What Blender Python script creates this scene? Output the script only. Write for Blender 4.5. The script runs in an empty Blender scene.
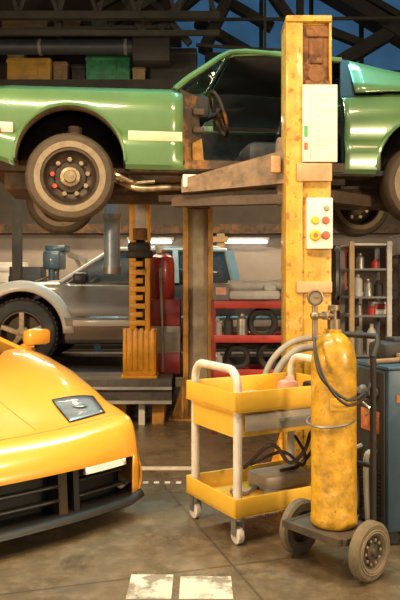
import bpy, bmesh, math, random
from mathutils import Vector, Matrix
random.seed(7)
PI = math.pi
SC = bpy.context.scene
COL = SC.collection
F, Y0, H = 700.0, 280.0, 1.44          # focal length (px of 400x600), horizon row, eye height

def at(px, py, D):                     # measured pixel + distance -> world point
    return Vector(((px-200)/F*D, D, H-(py-Y0)/F*D))

def V(*a): return Vector(a)

# ------------------------------------------------------------------ materials
def mat(name, col, rough=.5, metal=0.0, coat=0.0, var=.25, vscale=6.0, rust=0.0, rustcol=(.16,.06,.02),
        rscale=5.0, bump=0.0, spec=.5, detail=6.0, dust=0.0, dustcol=(.3,.24,.17), stretch=(1,1,1)):
    m = bpy.data.materials.new(name); m.use_nodes = True
    nt = m.node_tree; N = nt.nodes; L = nt.links
    b = N['Principled BSDF']
    b.inputs['Roughness'].default_value = rough
    b.inputs['Metallic'].default_value = metal
    b.inputs['Coat Weight'].default_value = coat
    b.inputs['Coat Roughness'].default_value = .06
    b.inputs['Specular IOR Level'].default_value = spec
    tc = N.new('ShaderNodeTexCoord')
    mp = N.new('ShaderNodeMapping'); mp.inputs['Scale'].default_value = stretch
    L.new(tc.outputs['Object'], mp.inputs['Vector'])
    def noise(scale, det):
        n = N.new('ShaderNodeTexNoise'); n.inputs['Scale'].default_value = scale
        n.inputs['Detail'].default_value = det; n.inputs['Roughness'].default_value = .65
        L.new(mp.outputs['Vector'], n.inputs['Vector']); return n
    def ramp(src, p0, p1):
        r = N.new('ShaderNodeMapRange'); r.inputs['From Min'].default_value = p0; r.inputs['From Max'].default_value = p1
        L.new(src, r.inputs['Value']); return r.outputs['Result']
    def mix(fac, a, c):
        x = N.new('ShaderNodeMix'); x.data_type = 'RGBA'
        if hasattr(fac, 'links') or not isinstance(fac, (int, float)): L.new(fac, x.inputs['Factor'])
        else: x.inputs['Factor'].default_value = fac
        for s, v in ((6, a), (7, c)):
            if isinstance(v, tuple): x.inputs[s].default_value = (*v, 1)
            else: L.new(v, x.inputs[s])
        return x.outputs[2]
    n1 = noise(vscale, detail)
    lo = tuple(max(0, c*(1-var)) for c in col); hi = tuple(min(1, c*(1+var*.6)) for c in col)
    c = mix(ramp(n1.outputs['Fac'], .3, .7), lo, hi)
    if dust > 0:
        n3 = noise(vscale*.6+1.3, 5); c = mix(ramp(n3.outputs['Fac'], .62-dust*.4, .95-dust*.3), c, dustcol)
    if rust > 0:
        n2 = noise(rscale, 9); t = .72-.42*rust
        f = ramp(n2.outputs['Fac'], t, t+.1)
        c = mix(f, c, rustcol)
        rr = N.new('ShaderNodeMapRange'); L.new(f, rr.inputs['Value'])
        rr.inputs['To Min'].default_value = rough; rr.inputs['To Max'].default_value = .85
        L.new(rr.outputs['Result'], b.inputs['Roughness'])
    L.new(c, b.inputs['Base Color'])
    if bump > 0:
        bp = N.new('ShaderNodeBump'); bp.inputs['Strength'].default_value = bump; bp.inputs['Distance'].default_value = .01
        n4 = noise(vscale*4, 6); L.new(n4.outputs['Fac'], bp.inputs['Height']); L.new(bp.outputs['Normal'], b.inputs['Normal'])
    return m

def emit(name, col, s):
    m = bpy.data.materials.new(name); m.use_nodes = True
    b = m.node_tree.nodes['Principled BSDF']
    b.inputs['Base Color'].default_value = (.8,.8,.8,1)
    b.inputs['Emission Color'].default_value = (*col, 1); b.inputs['Emission Strength'].default_value = s
    return m

def glass(name, col, rough=.05, alpha=.35):
    m = bpy.data.materials.new(name); m.use_nodes = True
    nt = m.node_tree; N = nt.nodes; b = N['Principled BSDF']
    b.inputs['Base Color'].default_value = (*col, 1); b.inputs['Roughness'].default_value = rough
    tr = N.new('ShaderNodeBsdfTransparent'); tr.inputs['Color'].default_value = (.75,.8,.8,1)
    mx = N.new('ShaderNodeMixShader'); mx.inputs['Fac'].default_value = alpha
    nt.links.new(tr.outputs[0], mx.inputs[1]); nt.links.new(b.outputs[0], mx.inputs[2])
    nt.links.new(mx.outputs[0], N['Material Output'].inputs['Surface'])
    return m

def tinted_pane(name, col):
    m = bpy.data.materials.new(name); m.use_nodes = True
    nt = m.node_tree; N = nt.nodes; b = N['Principled BSDF']
    b.inputs['Base Color'].default_value = (*col, 1); b.inputs['Roughness'].default_value = .2
    tr = N.new('ShaderNodeBsdfTransparent')
    tc = N.new('ShaderNodeTexCoord'); n = N.new('ShaderNodeTexNoise'); n.inputs['Scale'].default_value = 3; n.inputs['Detail'].default_value = 8
    nt.links.new(tc.outputs['Object'], n.inputs['Vector'])
    mixc = N.new('ShaderNodeMix'); mixc.data_type = 'RGBA'
    mixc.inputs[6].default_value = (*[c*.7 for c in col], 1); mixc.inputs[7].default_value = (*[min(1, c*1.25) for c in col], 1)
    nt.links.new(n.outputs['Fac'], mixc.inputs['Factor']); nt.links.new(mixc.outputs[2], tr.inputs['Color'])
    mx = N.new('ShaderNodeMixShader'); mx.inputs['Fac'].default_value = .12
    nt.links.new(tr.outputs[0], mx.inputs[1]); nt.links.new(b.outputs[0], mx.inputs[2])
    nt.links.new(mx.outputs[0], N['Material Output'].inputs['Surface'])
    return m

M = {}
M['car_yellow'] = mat('sports_car_paint', (.84,.365,.035), .28, 0, 1.0, .05, 2)
M['mustang'] = mat('pale_green_paint', (.125,.235,.085), .26, .1, 1.0, .16, 2.5, dust=.14, dustcol=(.17,.21,.09))
M['black'] = mat('black_plastic', (.012,.011,.01), .45)
M['gloss_black'] = mat('gloss_black', (.01,.009,.008), .12, coat=.5)
M['dark'] = mat('dark_steel', (.035,.03,.026), .6, .3, rust=.2)
M['rubber'] = mat('rubber', (.03,.026,.022), .75, var=.35, dust=.35, dustcol=(.1,.08,.06), bump=.2)
M['dusty_rubber'] = mat('dusty_rubber', (.08,.056,.032), .8, var=.3, vscale=12, bump=.2)
M['tan_band'] = mat('dusty_whitewall', (.26,.195,.12), .7, var=.25, vscale=14)
M['rim_brown'] = mat('dirty_steel_wheel', (.06,.04,.026), .5, .5, var=.4, rust=.35, rustcol=(.10,.045,.02))
M['hub_tan'] = mat('greasy_hub_metal', (.32,.24,.14), .45, .6, var=.4, vscale=30)
M['red_part'] = mat('red_brake_paint', (.5,.06,.025), .45)
M['well'] = mat('wheel_well_dirt', (.13,.08,.045), .9, var=.5, vscale=8, dust=.2, dustcol=(.1,.06,.035))
M['under'] = mat('underbody', (.075,.048,.03), .75, .1, var=.6, vscale=9, rust=.5, rustcol=(.16,.08,.035))
M['cabin'] = mat('cabin_trim', (.02,.017,.016), .7, var=.5)
M['seat'] = mat('worn_seat_vinyl', (.055,.055,.058), .55, var=.6, vscale=8)
M['jamb'] = mat('rusty_jamb', (.07,.04,.02), .7, var=.4, rust=.5, rustcol=(.3,.13,.03), vscale=12)
M['jamb_orange'] = mat('orange_primer', (.42,.2,.04), .6, var=.5, rust=.4, vscale=15)
M['cream'] = mat('cream_reflection', (.62,.58,.38), .4, var=.15)
M['chrome'] = mat('chrome', (.75,.7,.62), .2, 1.0, var=.15)
M['pipe_metal'] = mat('exhaust_metal', (.5,.4,.26), .35, .8, var=.5, vscale=14, rust=.3)
M['lift_yellow'] = mat('lift_column_yellow', (.66,.37,.04), .42, 0, .15, .4, 9, rust=.46, rustcol=(.33,.15,.03), rscale=18, dust=.15, dustcol=(.8,.6,.25))
M['lift_rust'] = mat('rust_plate', (.26,.11,.035), .75, .1, 0, .5, 9, rust=.5, rustcol=(.1,.045,.02), rscale=12, bump=.5)
M['lift_plate'] = mat('faded_orange_plate', (.62,.36,.17), .55, var=.3, rust=.2, rustcol=(.45,.2,.05))
M['arm'] = mat('lift_arm_worn', (.25,.165,.095), .6, .1, 0, .45, 10, rust=.35, rustcol=(.09,.05,.03), rscale=9)
M['arm_dark'] = mat('lift_arm_greasy', (.10,.065,.04), .6, .2, 0, .45, 10, rust=.3)
M['sheet'] = mat('notice_sheet', (.80,.75,.62), .6, var=.08, dust=.1, dustcol=(.7,.55,.3))
M['panel_white'] = mat('control_panel_face', (.85,.80,.66), .5, var=.08)
M['btn_yellow'] = mat('button_yellow', (.85,.55,.04), .4)
M['btn_red'] = mat('button_red', (.62,.14,.07), .4)
M['btn_grey'] = mat('button_grey', (.4,.36,.25), .5)
M['green_mark'] = mat('green_mark', (.1,.4,.15), .5)
M['orange_post'] = mat('orange_lift_paint', (.80,.36,.02), .45, 0, .1, .25, 6, rust=.3, rustcol=(.25,.1,.03), rscale=8)
M['beige_post'] = mat('beige_post_paint', (.46,.37,.25), .55, 0, 0, .3, 8, rust=.2, rustcol=(.2,.11,.05))
M['orange_edge'] = mat('orange_flange', (.58,.28,.05), .55, 0, 0, .4, 8, rust=.35, rustcol=(.12,.06,.02))
M['truck'] = mat('silver_grey_paint', (.17,.14,.11), .3, .25, .6, .1, 3, dust=.12, dustcol=(.33,.28,.22))
M['truck_beige'] = mat('beige_cladding', (.5,.41,.32), .45, .0, .2, .1, 3)
M['light_metal'] = mat('pale_metal', (.62,.58,.52), .35, .5)
M['glass'] = glass('car_glass', (.10,.11,.12), .04, .45)
M['dark_glass'] = mat('dark_glass', (.012,.013,.015), .05, spec=.8)
M['lens'] = mat('headlamp_glass', (.30,.32,.33), .12, .3, .8, .3, 8)
M['drl'] = mat('white_lamp_lens', (.95,.95,.93), .15, coat=.5, var=.03)
M['amber'] = mat('pale_marker_lens', (.68,.58,.46), .3)
M['trolley'] = mat('trolley_yellow', (.74,.42,.04), .42, 0, .2, .12, 6, rust=.12, rustcol=(.5,.27,.05), rscale=9)
M['trolley_white'] = mat('cream_tube_paint', (.68,.60,.49), .45, 0, .1, .15, 8, rust=.18, rustcol=(.3,.2,.12), rscale=11)
M['drawer'] = mat('grey_drawer', (.33,.29,.23), .5, .3, 0, .25, 8)
M['cyl_yellow'] = mat('gas_cylinder_yellow', (.55,.29,.018), .36, 0, .25, .5, 16, rust=.34, rustcol=(.27,.13,.025), rscale=38, dust=.1, dustcol=(.85,.6,.2))
M['brass'] = mat('dull_brass', (.33,.24,.15), .45, .7, var=.35, vscale=20)
M['cart'] = mat('cart_steel', (.09,.066,.045), .6, .3, 0, .4, 12, rust=.4, rustcol=(.16,.075,.035))
M['cart_tyre'] = mat('solid_tyre', (.16,.12,.07), .8, 0, 0, .35, 18, bump=.3)
M['hose'] = mat('black_hose', (.025,.02,.016), .5)
M['grey_hose'] = mat('grey_hose', (.30,.25,.18), .6, var=.3)
M['blue'] = mat('machine_blue', (.035,.072,.105), .4, .1, .2, .35, 6, rust=.15, rustcol=(.12,.08,.05), rscale=10)
M['red'] = mat('rack_red', (.38,.028,.018), .45, var=.3)
M['dark_red'] = mat('dark_red_paint', (.22,.02,.018), .45, var=.35)
M['red_tank'] = mat('red_tank_paint', (.24,.018,.015), .35, 0, .3, .2)
M['grey'] = mat('grey_paint', (.15,.14,.13), .5, var=.3)
M['pale_grey'] = mat('pale_grey_paint', (.46,.43,.4), .5, var=.25)
M['white'] = mat('white_plastic', (.72,.69,.64), .5, var=.12)
M['steel'] = mat('worn_steel', (.36,.34,.31), .4, .7, var=.4, vscale=12)
M['pipe_blue'] = mat('pale_blue_duct', (.34,.40,.44), .4, .4, var=.25, vscale=8)
M['runway'] = mat('runway_steel', (.12,.105,.09), .55, .2, var=.4, vscale=7, dust=.2, dustcol=(.22,.18,.13))
M['truss'] = mat('roof_steel', (.042,.037,.031), .65, .2, var=.5, vscale=3, rust=.15)
M['rafter'] = mat('dark_rafter', (.018,.016,.014), .7, var=.4)
M['roof'] = mat('roof_sheet', (.06,.055,.05), .8, var=.4, vscale=2)
M['skylight'] = tinted_pane('blue_polycarbonate', (.25,.43,.60))
M['wood'] = mat('dirty_wood', (.25,.16,.08), .7, var=.4, vscale=6, stretch=(1,6,6))
M['card'] = mat('cardboard', (.36,.25,.13), .8, var=.25)
M['ochre'] = mat('ochre_crate', (.42,.24,.04), .6, var=.35)
M['green_crate'] = mat('green_crate', (.03,.20,.09), .55, var=.5, vscale=14)
M['dull_green'] = mat('dull_green_box', (.15,.22,.16), .6, var=.3)
M['navy'] = mat('blue_black_duct', (.03,.036,.048), .5, .2, var=.3)
M['wall_low'] = mat('painted_wall_low', (.36,.31,.275), .7, var=.22, vscale=1.2, bump=.1)
M['wall_up'] = mat('bare_wall_upper', (.06,.047,.037), .85, var=.4, vscale=1.5, bump=.2)
M['wall_side'] = mat('side_wall', (.20,.17,.14), .8, var=.3, vscale=1.5)
M['pink'] = mat('pink_rag', (.62,.30,.21), .85, var=.3, vscale=15)
M['orange_label'] = mat('orange_label', (.50,.15,.05), .6, var=.5, vscale=25)
M['tube_on'] = emit('lit_tube', (1,.93,.82), 5)

def floor_mat():
    m = bpy.data.materials.new('worn_concrete_floor'); m.use_nodes = True
    nt = m.node_tree; N = nt.nodes; L = nt.links; b = N['Principled BSDF']
    tc = N.new('ShaderNodeTexCoord')
    def noise(s, d, r=.6):
        n = N.new('ShaderNodeTexNoise'); n.inputs['Scale'].default_value = s; n.inputs['Detail'].default_value = d
        n.inputs['Roughness'].default_value = r; L.new(tc.outputs['Object'], n.inputs['Vector']); return n.outputs['Fac']
    def rng(src, a, c, lo=0, hi=1):
        r = N.new('ShaderNodeMapRange'); r.inputs[1].default_value = a; r.inputs[2].default_value = c
        r.inputs[3].default_value = lo; r.inputs[4].default_value = hi; L.new(src, r.inputs[0]); return r.outputs[0]
    def mix(f, a, c):
        x = N.new('ShaderNodeMix'); x.data_type = 'RGBA'; L.new(f, x.inputs['Factor'])
        for s, v in ((6, a), (7, c)):
            if isinstance(v, tuple): x.inputs[s].default_value = (*v, 1)
            else: L.new(v, x.inputs[s])
        return x.outputs[2]
    c = mix(rng(noise(1.1, 8), .3, .7), (.066,.047,.027), (.145,.105,.06))
    c = mix(rng(noise(9, 8, .7), .45, .75), c, (.20,.147,.088))
    c = mix(rng(noise(2.3, 9, .7), .56, .68), c, (.055,.04,.028))          # oil stains
    mp = N.new('ShaderNodeMapping'); mp.inputs['Rotation'].default_value = (0,0,math.radians(-17)); mp.inputs['Location'].default_value = (.06,.42,0)
    L.new(tc.outputs['Object'], mp.inputs['Vector'])
    br = N.new('ShaderNodeTexBrick'); br.offset = 0; br.inputs['Scale'].default_value = 1; br.inputs['Mortar Size'].default_value = .008
    br.inputs['Brick Width'].default_value = 1.25; br.inputs['Row Height'].default_value = 1.25; br.inputs['Mortar Smooth'].default_value = .2
    L.new(mp.outputs[0], br.inputs['Vector'])
    c = mix(rng(br.outputs['Fac'], 0, 1, 0, .75), c, (.05,.036,.024))
    L.new(c, b.inputs['Base Color'])
    L.new(rng(noise(3, 8, .7), .3, .7, .16, .5), b.inputs['Roughness'])
    bp = N.new('ShaderNodeBump'); bp.inputs['Strength'].default_value = .12; bp.inputs['Distance'].default_value = .01
    L.new(noise(30, 6), bp.inputs['Height']); L.new(bp.outputs[0], b.inputs['Normal'])
    return m
M['floor'] = floor_mat()
M['paint_line'] = mat('worn_white_floor_paint', (.62,.55,.44), .55, var=.3, vscale=8, rust=.1, rustcol=(.2,.15,.1), rscale=10)
M['pale_patch'] = mat('pale_floor_patch', (.55,.50,.39), .3, var=.35, vscale=4, rust=.58, rustcol=(.2,.155,.105), rscale=6)

# ------------------------------------------------------------------ mesh helper
def smooth_pts(pts, n=6, closed=False):
    P = [Vector(p) for p in pts]; out = []; k = len(P)
    rng_ = range(k) if closed else range(k-1)
    for i in rng_:
        p0 = P[(i-1) % k] if closed or i > 0 else P[0]*2-P[1]
        p1 = P[i]; p2 = P[(i+1) % k]
        p3 = P[(i+2) % k] if closed or i+2 < k else P[-1]*2-P[-2]
        for j in range(n):
            t = j/n
            out.append(.5*((2*p1)+(p2-p0)*t+(2*p0-5*p1+4*p2-p3)*t*t+(3*p1-p0-3*p2+p3)*t**3))
    if not closed: out.append(P[-1])
    return out

class MB:
    def __init__(s): s.bm = bmesh.new(); s.mi = 0
    def _f(s, vs):
        try:
            f = s.bm.faces.new(vs); f.material_index = s.mi; return f
        except ValueError: return None
    def box(s, c, size, rz=0, bev=0, R=None):
        before = set(s.bm.faces)
        m = Matrix.Translation(Vector(c)) @ (R.to_4x4() if R else Matrix.Rotation(rz, 4, 'Z')) @ Matrix.Diagonal((*size, 1))
        r = bmesh.ops.create_cube(s.bm, size=1, matrix=m)
        if bev:
            es = list({e for v in r['verts'] for e in v.link_edges})
            bmesh.ops.bevel(s.bm, geom=es, offset=min(bev, min(size)*.45), segments=2, affect='EDGES', profile=.5)
        for f in s.bm.faces:
            if f not in before: f.material_index = s.mi
        return s
    def span(s, a, b, bev=0):          # box between two corners
        a, b = Vector(a), Vector(b)
        return s.box((a+b)/2, [max(abs(x), 1e-4) for x in (b-a)], 0, bev)
    def hexa(s, p):                    # 4 bottom + 4 top corners
        v = [s.bm.verts.new(q) for q in p]
        for q in ((3,2,1,0),(4,5,6,7),(0,1,5,4),(1,2,6,5),(2,3,7,6),(3,0,4,7)): s._f([v[i] for i in q])
        return s
    def bar(s, p0, p1, w, h, up=(0,0,1)):
        p0, p1 = Vector(p0), Vector(p1); d = (p1-p0).normalized(); u = Vector(up)
        a = d.cross(u)
        if a.length < 1e-3: a = d.cross(Vector((0,1,0)))
        a.normalize(); b = a.cross(d).normalized(); a = a*w/2; b = b*h/2
        return s.hexa([p0-a-b, p0+a-b, p0+a+b, p0-a+b, p1-a-b, p1+a-b, p1+a+b, p1-a+b])
    def cyl(s, p0, p1, r, seg=16, r2=None):
        return s.tube([p0, p1], r, seg, r2=r2)
    def tube(s, pts, r, seg=10, closed=False, r2=None):
        P = [Vector(p) for p in pts]; k = len(P); rings = []; prev = None
        for i in range(k):
            if closed: d = P[(i+1) % k]-P[i-1]
            else: d = P[min(i+1, k-1)]-P[max(i-1, 0)]
            d.normalize()
            if prev is None:
                a = d.cross(Vector((0,0,1)))
                if a.length < .05: a = d.cross(Vector((0,1,0)))
            else: a = prev-d*prev.dot(d)
            a.normalize(); prev = a; b = d.cross(a)
            rr = r if r2 is None else r+(r2-r)*i/(k-1)
            rings.append([s.bm.verts.new(P[i]+(a*math.cos(2*PI*j/seg)+b*math.sin(2*PI*j/seg))*rr) for j in range(seg)])
        for i in range(k if closed else k-1):
            A, B = rings[i], rings[(i+1) % k]
            for j in range(seg): s._f([A[j], A[(j+1) % seg], B[(j+1) % seg], B[j]])
        if not closed:
            s._f(rings[0][::-1]); s._f(rings[-1])
        return s
    def lathe(s, prof, o=(0,0,0), axis='Z', seg=32, mats=None, cap=True):
        o = Vector(o); rings = []
        for r, h in prof:
            ring = []
            for j in range(seg):
                c, q = math.cos(2*PI*j/seg)*r, math.sin(2*PI*j/seg)*r
                ring.append(s.bm.verts.new(o+(Vector((c,q,h)) if axis == 'Z' else Vector((c,h,q)) if axis == 'Y' else Vector((h,c,q)))))
            rings.append(ring)
        for i in range(len(rings)-1):
            if mats: s.mi = mats[i]
            for j in range(seg): s._f([rings[i][j], rings[i][(j+1) % seg], rings[i+1][(j+1) % seg], rings[i+1][j]])
        for ring, (r, h) in ((rings[0], prof[0]), (rings[-1], prof[-1])):
            if cap and r > 1e-4: s._f(ring)
        if mats: s.mi = 0
        return s
    def ball(s, c, r, sx=1, sy=1, sz=1, seg=14):
        before = set(s.bm.faces)
        bmesh.ops.create_uvsphere(s.bm, u_segments=seg, v_segments=max(6, seg//2+1), radius=r, matrix=Matrix.Translation(Vector(c)) @ Matrix.Diagonal((sx,sy,sz,1)))
        for f in s.bm.faces:
            if f not in before: f.material_index = s.mi
        return s
    def prism(s, poly, vec):
        vec = Vector(vec); A = [s.bm.verts.new(p) for p in poly]; B = [s.bm.verts.new(Vector(p)+vec) for p in poly]
        s._f(A[::-1]); s._f(B); n = len(A)
        for i in range(n): s._f([A[i], A[(i+1) % n], B[(i+1) % n], B[i]])
        return s
    def grid(s, rows, skip=None):
        G = [[s.bm.verts.new(p) for p in row] for row in rows]
        for i in range(len(G)-1):
            for j in range(len(G[i])-1):
                if skip and skip(i, j): continue
                s._f([G[i][j], G[i+1][j], G[i+1][j+1], G[i][j+1]])
        return s
    def build(s, name, m, parent=None, ang=38, solid=0, loc=None, rotz=0):
        bmesh.ops.remove_doubles(s.bm, verts=s.bm.verts, dist=1e-5)
        loose = [v for v in s.bm.verts if not v.link_faces]
        if loose: bmesh.ops.delete(s.bm, geom=loose, context='VERTS')
        bmesh.ops.recalc_face_normals(s.bm, faces=s.bm.faces)
        for e in s.bm.edges:
            e.smooth = not (len(e.link_faces) == 2 and e.calc_face_angle(0) > math.radians(ang))
        for f in s.bm.faces: f.smooth = True
        me = bpy.data.meshes.new(name); s.bm.to_mesh(me); s.bm.free()
        for x in (m if isinstance(m, (list, tuple)) else [m]): me.materials.append(M[x])
        o = bpy.data.objects.new(name, me); COL.objects.link(o)
        if parent: o.parent = parent
        if loc is not None: o.location = loc
        if rotz: o.rotation_euler.z = rotz
        if solid:
            md = o.modifiers.new('thickness', 'SOLIDIFY'); md.thickness = solid; md.offset = -1
        return o

def tag(o, label=None, cat=None, group=None, kind=None):
    if label: o['label'] = label
    if cat: o['category'] = cat
    if group: o['group'] = group
    if kind: o['kind'] = kind
    return o
def struct(o): o['kind'] = 'structure'; return o
def thing(name, label, cat, loc=(0,0,0), rotz=0, group=None):
    o = bpy.data.objects.new(name, None); COL.objects.link(o); o.empty_display_size = .1
    o.location = loc; o.rotation_euler = (0,0,rotz); return tag(o, label, cat, group)
def dup(root, label, loc, rotz=None):
    r = root.copy(); COL.objects.link(r); r.location = loc; r['label'] = label
    if rotz is not None: r.rotation_euler.z = rotz
    for ch in list(root.children):
        c = ch.copy(); COL.objects.link(c); c.parent = r
        for g in list(ch.children):
            d = g.copy(); COL.objects.link(d); d.parent = c
    return r
def lerp_tab(t, x):
    if x <= t[0][0]: return t[0][1]
    for (a, p), (b, q) in zip(t, t[1:]):
        if x <= b: return p+(q-p)*(x-a)/(b-a)
    return t[-1][1]

# ------------------------------------------------------------------ setting
RX0, RX1, RY0, RY1 = -6.5, 6.5, -4.5, 12.5
EAVE, RIDGE, RXC = 6.0, 9.0, -1.2
def roof_z(x): return RIDGE-(x-RXC)/(RX1-RXC)*(RIDGE-EAVE-.1) if x > RXC else RIDGE-(RXC-x)/(RXC-RX0)*(RIDGE-EAVE)
b = MB(); b.span((RX0-.3,RY0-3,-.2),(RX1+.3,RY1+.3,0)); struct(b.build('floor','floor'))
b = MB(); b.span((RX0,RY1,0),(RX1,RY1+.2,2.25)); struct(b.build('wall_back','wall_low'))
b = MB()
for q in ([(RX0,2.25),(RX1,2.25),(RX1,5.15),(RX0,5.15)],[(RX0,5.15),(-.55,5.15),(-.55,7.0),(-.55,roof_z(-.55)),(RXC,RIDGE),(RX0,EAVE)],[(4.5,5.15),(RX1,5.15),(RX1,roof_z(RX1)),(4.5,roof_z(4.5))],[(-.55,7.0),(4.5,7.0),(4.5,roof_z(4.5)),(-.55,roof_z(-.55))]):
    b.prism([(x,RY1,z) for x, z in q],(0,.2,0))
struct(b.build('wall_back_gable','wall_up'))
b = MB(); b.span((RX0-.2,RY0,0),(RX0,RY1,EAVE)); struct(b.build('wall_left','wall_side'))
b = MB(); b.span((RX1,RY0,0),(RX1+.2,RY1,roof_z(RX1))); struct(b.build('wall_right','wall_side'))
# roof: two closed slopes; the rear gable carries blue glazing behind dark diagonal rafters
for nm, xa, xb in (('ceiling', RX0-.2, RXC), ('ceiling_slope', RXC, RX1+.2)):
    b = MB(); b.hexa([(xa,RY0,roof_z(xa)),(xb,RY0,roof_z(xb)),(xb,RY1,roof_z(xb)),(xa,RY1,roof_z(xa)),
                      (xa,RY0,roof_z(xa)+.12),(xb,RY0,roof_z(xb)+.12),(xb,RY1,roof_z(xb)+.12),(xa,RY1,roof_z(xa)+.12)]); struct(b.build(nm,'roof'))
GX = [-.55,.2,1.1,2.0,2.9,3.8,4.5]; GZ0, GZ1 = 5.15, 7.0
for n in range(len(GX)-1):
    b = MB(); b.span((GX[n]+.02,RY1+.08,GZ0),(GX[n+1]-.02,RY1+.10,GZ1)); struct(b.build('window_%d' % (n+1),'skylight'))
b = MB()
for x in GX: b.span((x-.03,RY1+.02,GZ0),(x+.03,RY1+.16,GZ1))
for z in (GZ0,GZ1): b.span((GX[0],RY1+.02,z-.04),(GX[-1],RY1+.16,z+.04))
struct(b.build('trim_glazing_bars','rafter'))
def rafters(name, D, lst, m='rafter'):
    b = MB()
    for (x0,y0,x1,y1,w_,h_) in lst: b.bar(at(x0,y0,D),at(x1,y1,D),w_,h_,up=(0,1,0))
    struct(b.build(name,m))
rafters('trim_rafter', 11.3, [(312,-18,440,60,.20,.42),(300,20,372,48,.12,.15),(318,76,452,-4,.2,.34),(296,46,345,78,.14,.3),(190,-20,272,28,.14,.17),(196,22,262,60,.14,.2),(352,-12,420,28,.1,.12)])
rafters('trim_rafter_inner', 10.6, [(203,52,232,-10,.16,.26),(150,34,205,-12,.14,.2),(262,-20,290,20,.14,.2),(300,-10,300,60,.10,.12),(205,58,290,58,.12,.16)])
rafters('trim_tie_rod', 10.0, [(150,20,420,18,.04,.04),(265,-10,265,60,.035,.03),(196,45,300,52,.04,.04)], 'truss')
b = MB(); y, zb = 8.9, 4.80
b.bar((RX0,y,zb),(.25,y,zb),.10,.09); b.bar((RX0,y,zb-.22),(.25,y,zb-.22),.06,.06); b.bar((RX0,y,zb+.75),(.25,y,zb+.75),.1,.09)
for i in range(13):
    x = RX0+.2+i*.5
    b.bar((x,y,zb),(x+.25,y,zb+.75),.05,.05); b.bar((x+.25,y,zb+.75),(x+.5,y,zb),.05,.05)
struct(b.build('ceiling_truss','truss'))
rafters('ceiling_truss_brace', 9.6, [(60,-5,60,44,.07,.09),(98,8,130,-10,.09,.1),(108,24,178,-14,.12,.14),(118,-12,152,48,.1,.12),(140,-12,190,44,.08,.1),(160,30,192,-10,.1,.1),(0,30,170,27,.05,.05)], 'truss')
# mezzanine in the rear corner
b = MB(); b.span((RX0,9.9,4.12),(-.3,RY1,4.24)); b.span((RX0,9.84,4.0),(-.3,9.9,4.26))
for x in (-5.5,-2.6): b.span((x-.06,9.9,0),(x+.06,10.02,4.12))
struct(b.build('trim_mezzanine','truss'))
# painted floor lines, then pale floor patches
b = MB(); b.span((-2.6,5.30,0),(-.02,5.40,.002)); tag(struct(b.build('floor_line','paint_line')))
b = MB()
for i in range(27): b.span((-2.2+i*.078,4.95,0),(-2.2+i*.078+.038,5.0,.002))
struct(b.build('floor_line_dashes','paint_line'))
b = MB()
for q in ((-.335,3.16,-.13,3.42),(-.095,3.16,.15,3.40),(-.12,2.8,.2,3.12)): b.span((q[0],q[1],0),(q[2],q[3],.0015))  # pale rectangles broken up by darker noise
struct(b.build('floor_patch','pale_patch'))

# ------------------------------------------------------------------ wheels
def wheel(parent, c, r, w, out=-1, style='steel', name='wheel'):
    """tyre mesh at c, axle along y, face towards out*y"""
    b = MB(); h = w/2; ri = r*.63
    prof = [(ri,-h*.86),(ri+.012,-h*.98),(r*.80,-h),(r*.93,-h*.9),(r,-h*.6),(r,h*.6),(r*.93,h*.9),(r*.80,h),(ri+.012,h*.98),(ri,h*.86)]
    mats = [0]*9
    if style == 'steel': mats[1] = mats[7] = 1
    b.lathe(prof, (0,0,0), 'Y', 40, mats, False)
    b.lathe([(ri,h*.86),(ri,-h*.86)], (0,0,0), 'Y', 40, None, False)
    if style != 'steel':
        for i in range(40):
            a = 2*PI*i/40; b.box((math.cos(a)*r,0,math.sin(a)*r),(.014,w*.8,.03),R=Matrix.Rotation(-a,3,'Y'))
    ty = b.build(name, ['dusty_rubber' if style == 'steel' else 'rubber','tan_band'], parent); ty.location = c
    o = out*h
    b = MB()
    if style == 'steel':
        b.lathe([(ri+.005,o*.9),(ri-.012,o*.92),(ri-.02,o*.6),(ri-.05,o*.3),(r*.38,o*.25),(r*.34,o*.42),(r*.2,o*.45),(.0,o*.45)], (0,0,0), 'Y', 40, None, False)
        b.build('rim','rim_brown', ty)
        b = MB(); b.lathe([(r*.23,o*.4),(r*.22,o*.75),(r*.15,o*.85),(r*.13,o*1.0),(0,o*1.02)], (0,0,0), 'Y', 24, None, False); b.build('hub','hub_tan',ty)
        for i in range(9):
            a = 2*PI*i/9+.2; p = V(math.cos(a)*r*.40, o*.48, math.sin(a)*r*.40)
            b = MB(); b.cyl(p-V(0,out*.03,0), p+V(0,out*.02,0), r*.055, 6)
            b.build('lug_nut','red_part' if i in (4,5) else 'hub_tan', ty)
    else:
        b.lathe([(ri+.005,o*.88),(ri-.015,o*.9),(ri-.03,o*.5),(ri-.05,o*.1),(0,o*.1)], (0,0,0), 'Y', 40, None, False); b.build('rim','rim_brown',ty)
        b = MB()
        for i in range(5):
            a = 2*PI*i/5+.3; d = V(math.cos(a),0,math.sin(a))
            b.bar(d*.03+V(0,o*.7,0), d*(ri-.01)+V(0,o*.75,0), .05, .085, up=(0,1,0))
        b.lathe([(.075,o*.45),(.075,o*.85),(.04,o*.95),(0,o*.95)], (0,0,0),'Y',20); b.build('spokes','hub_tan',ty)
    return ty

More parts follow.
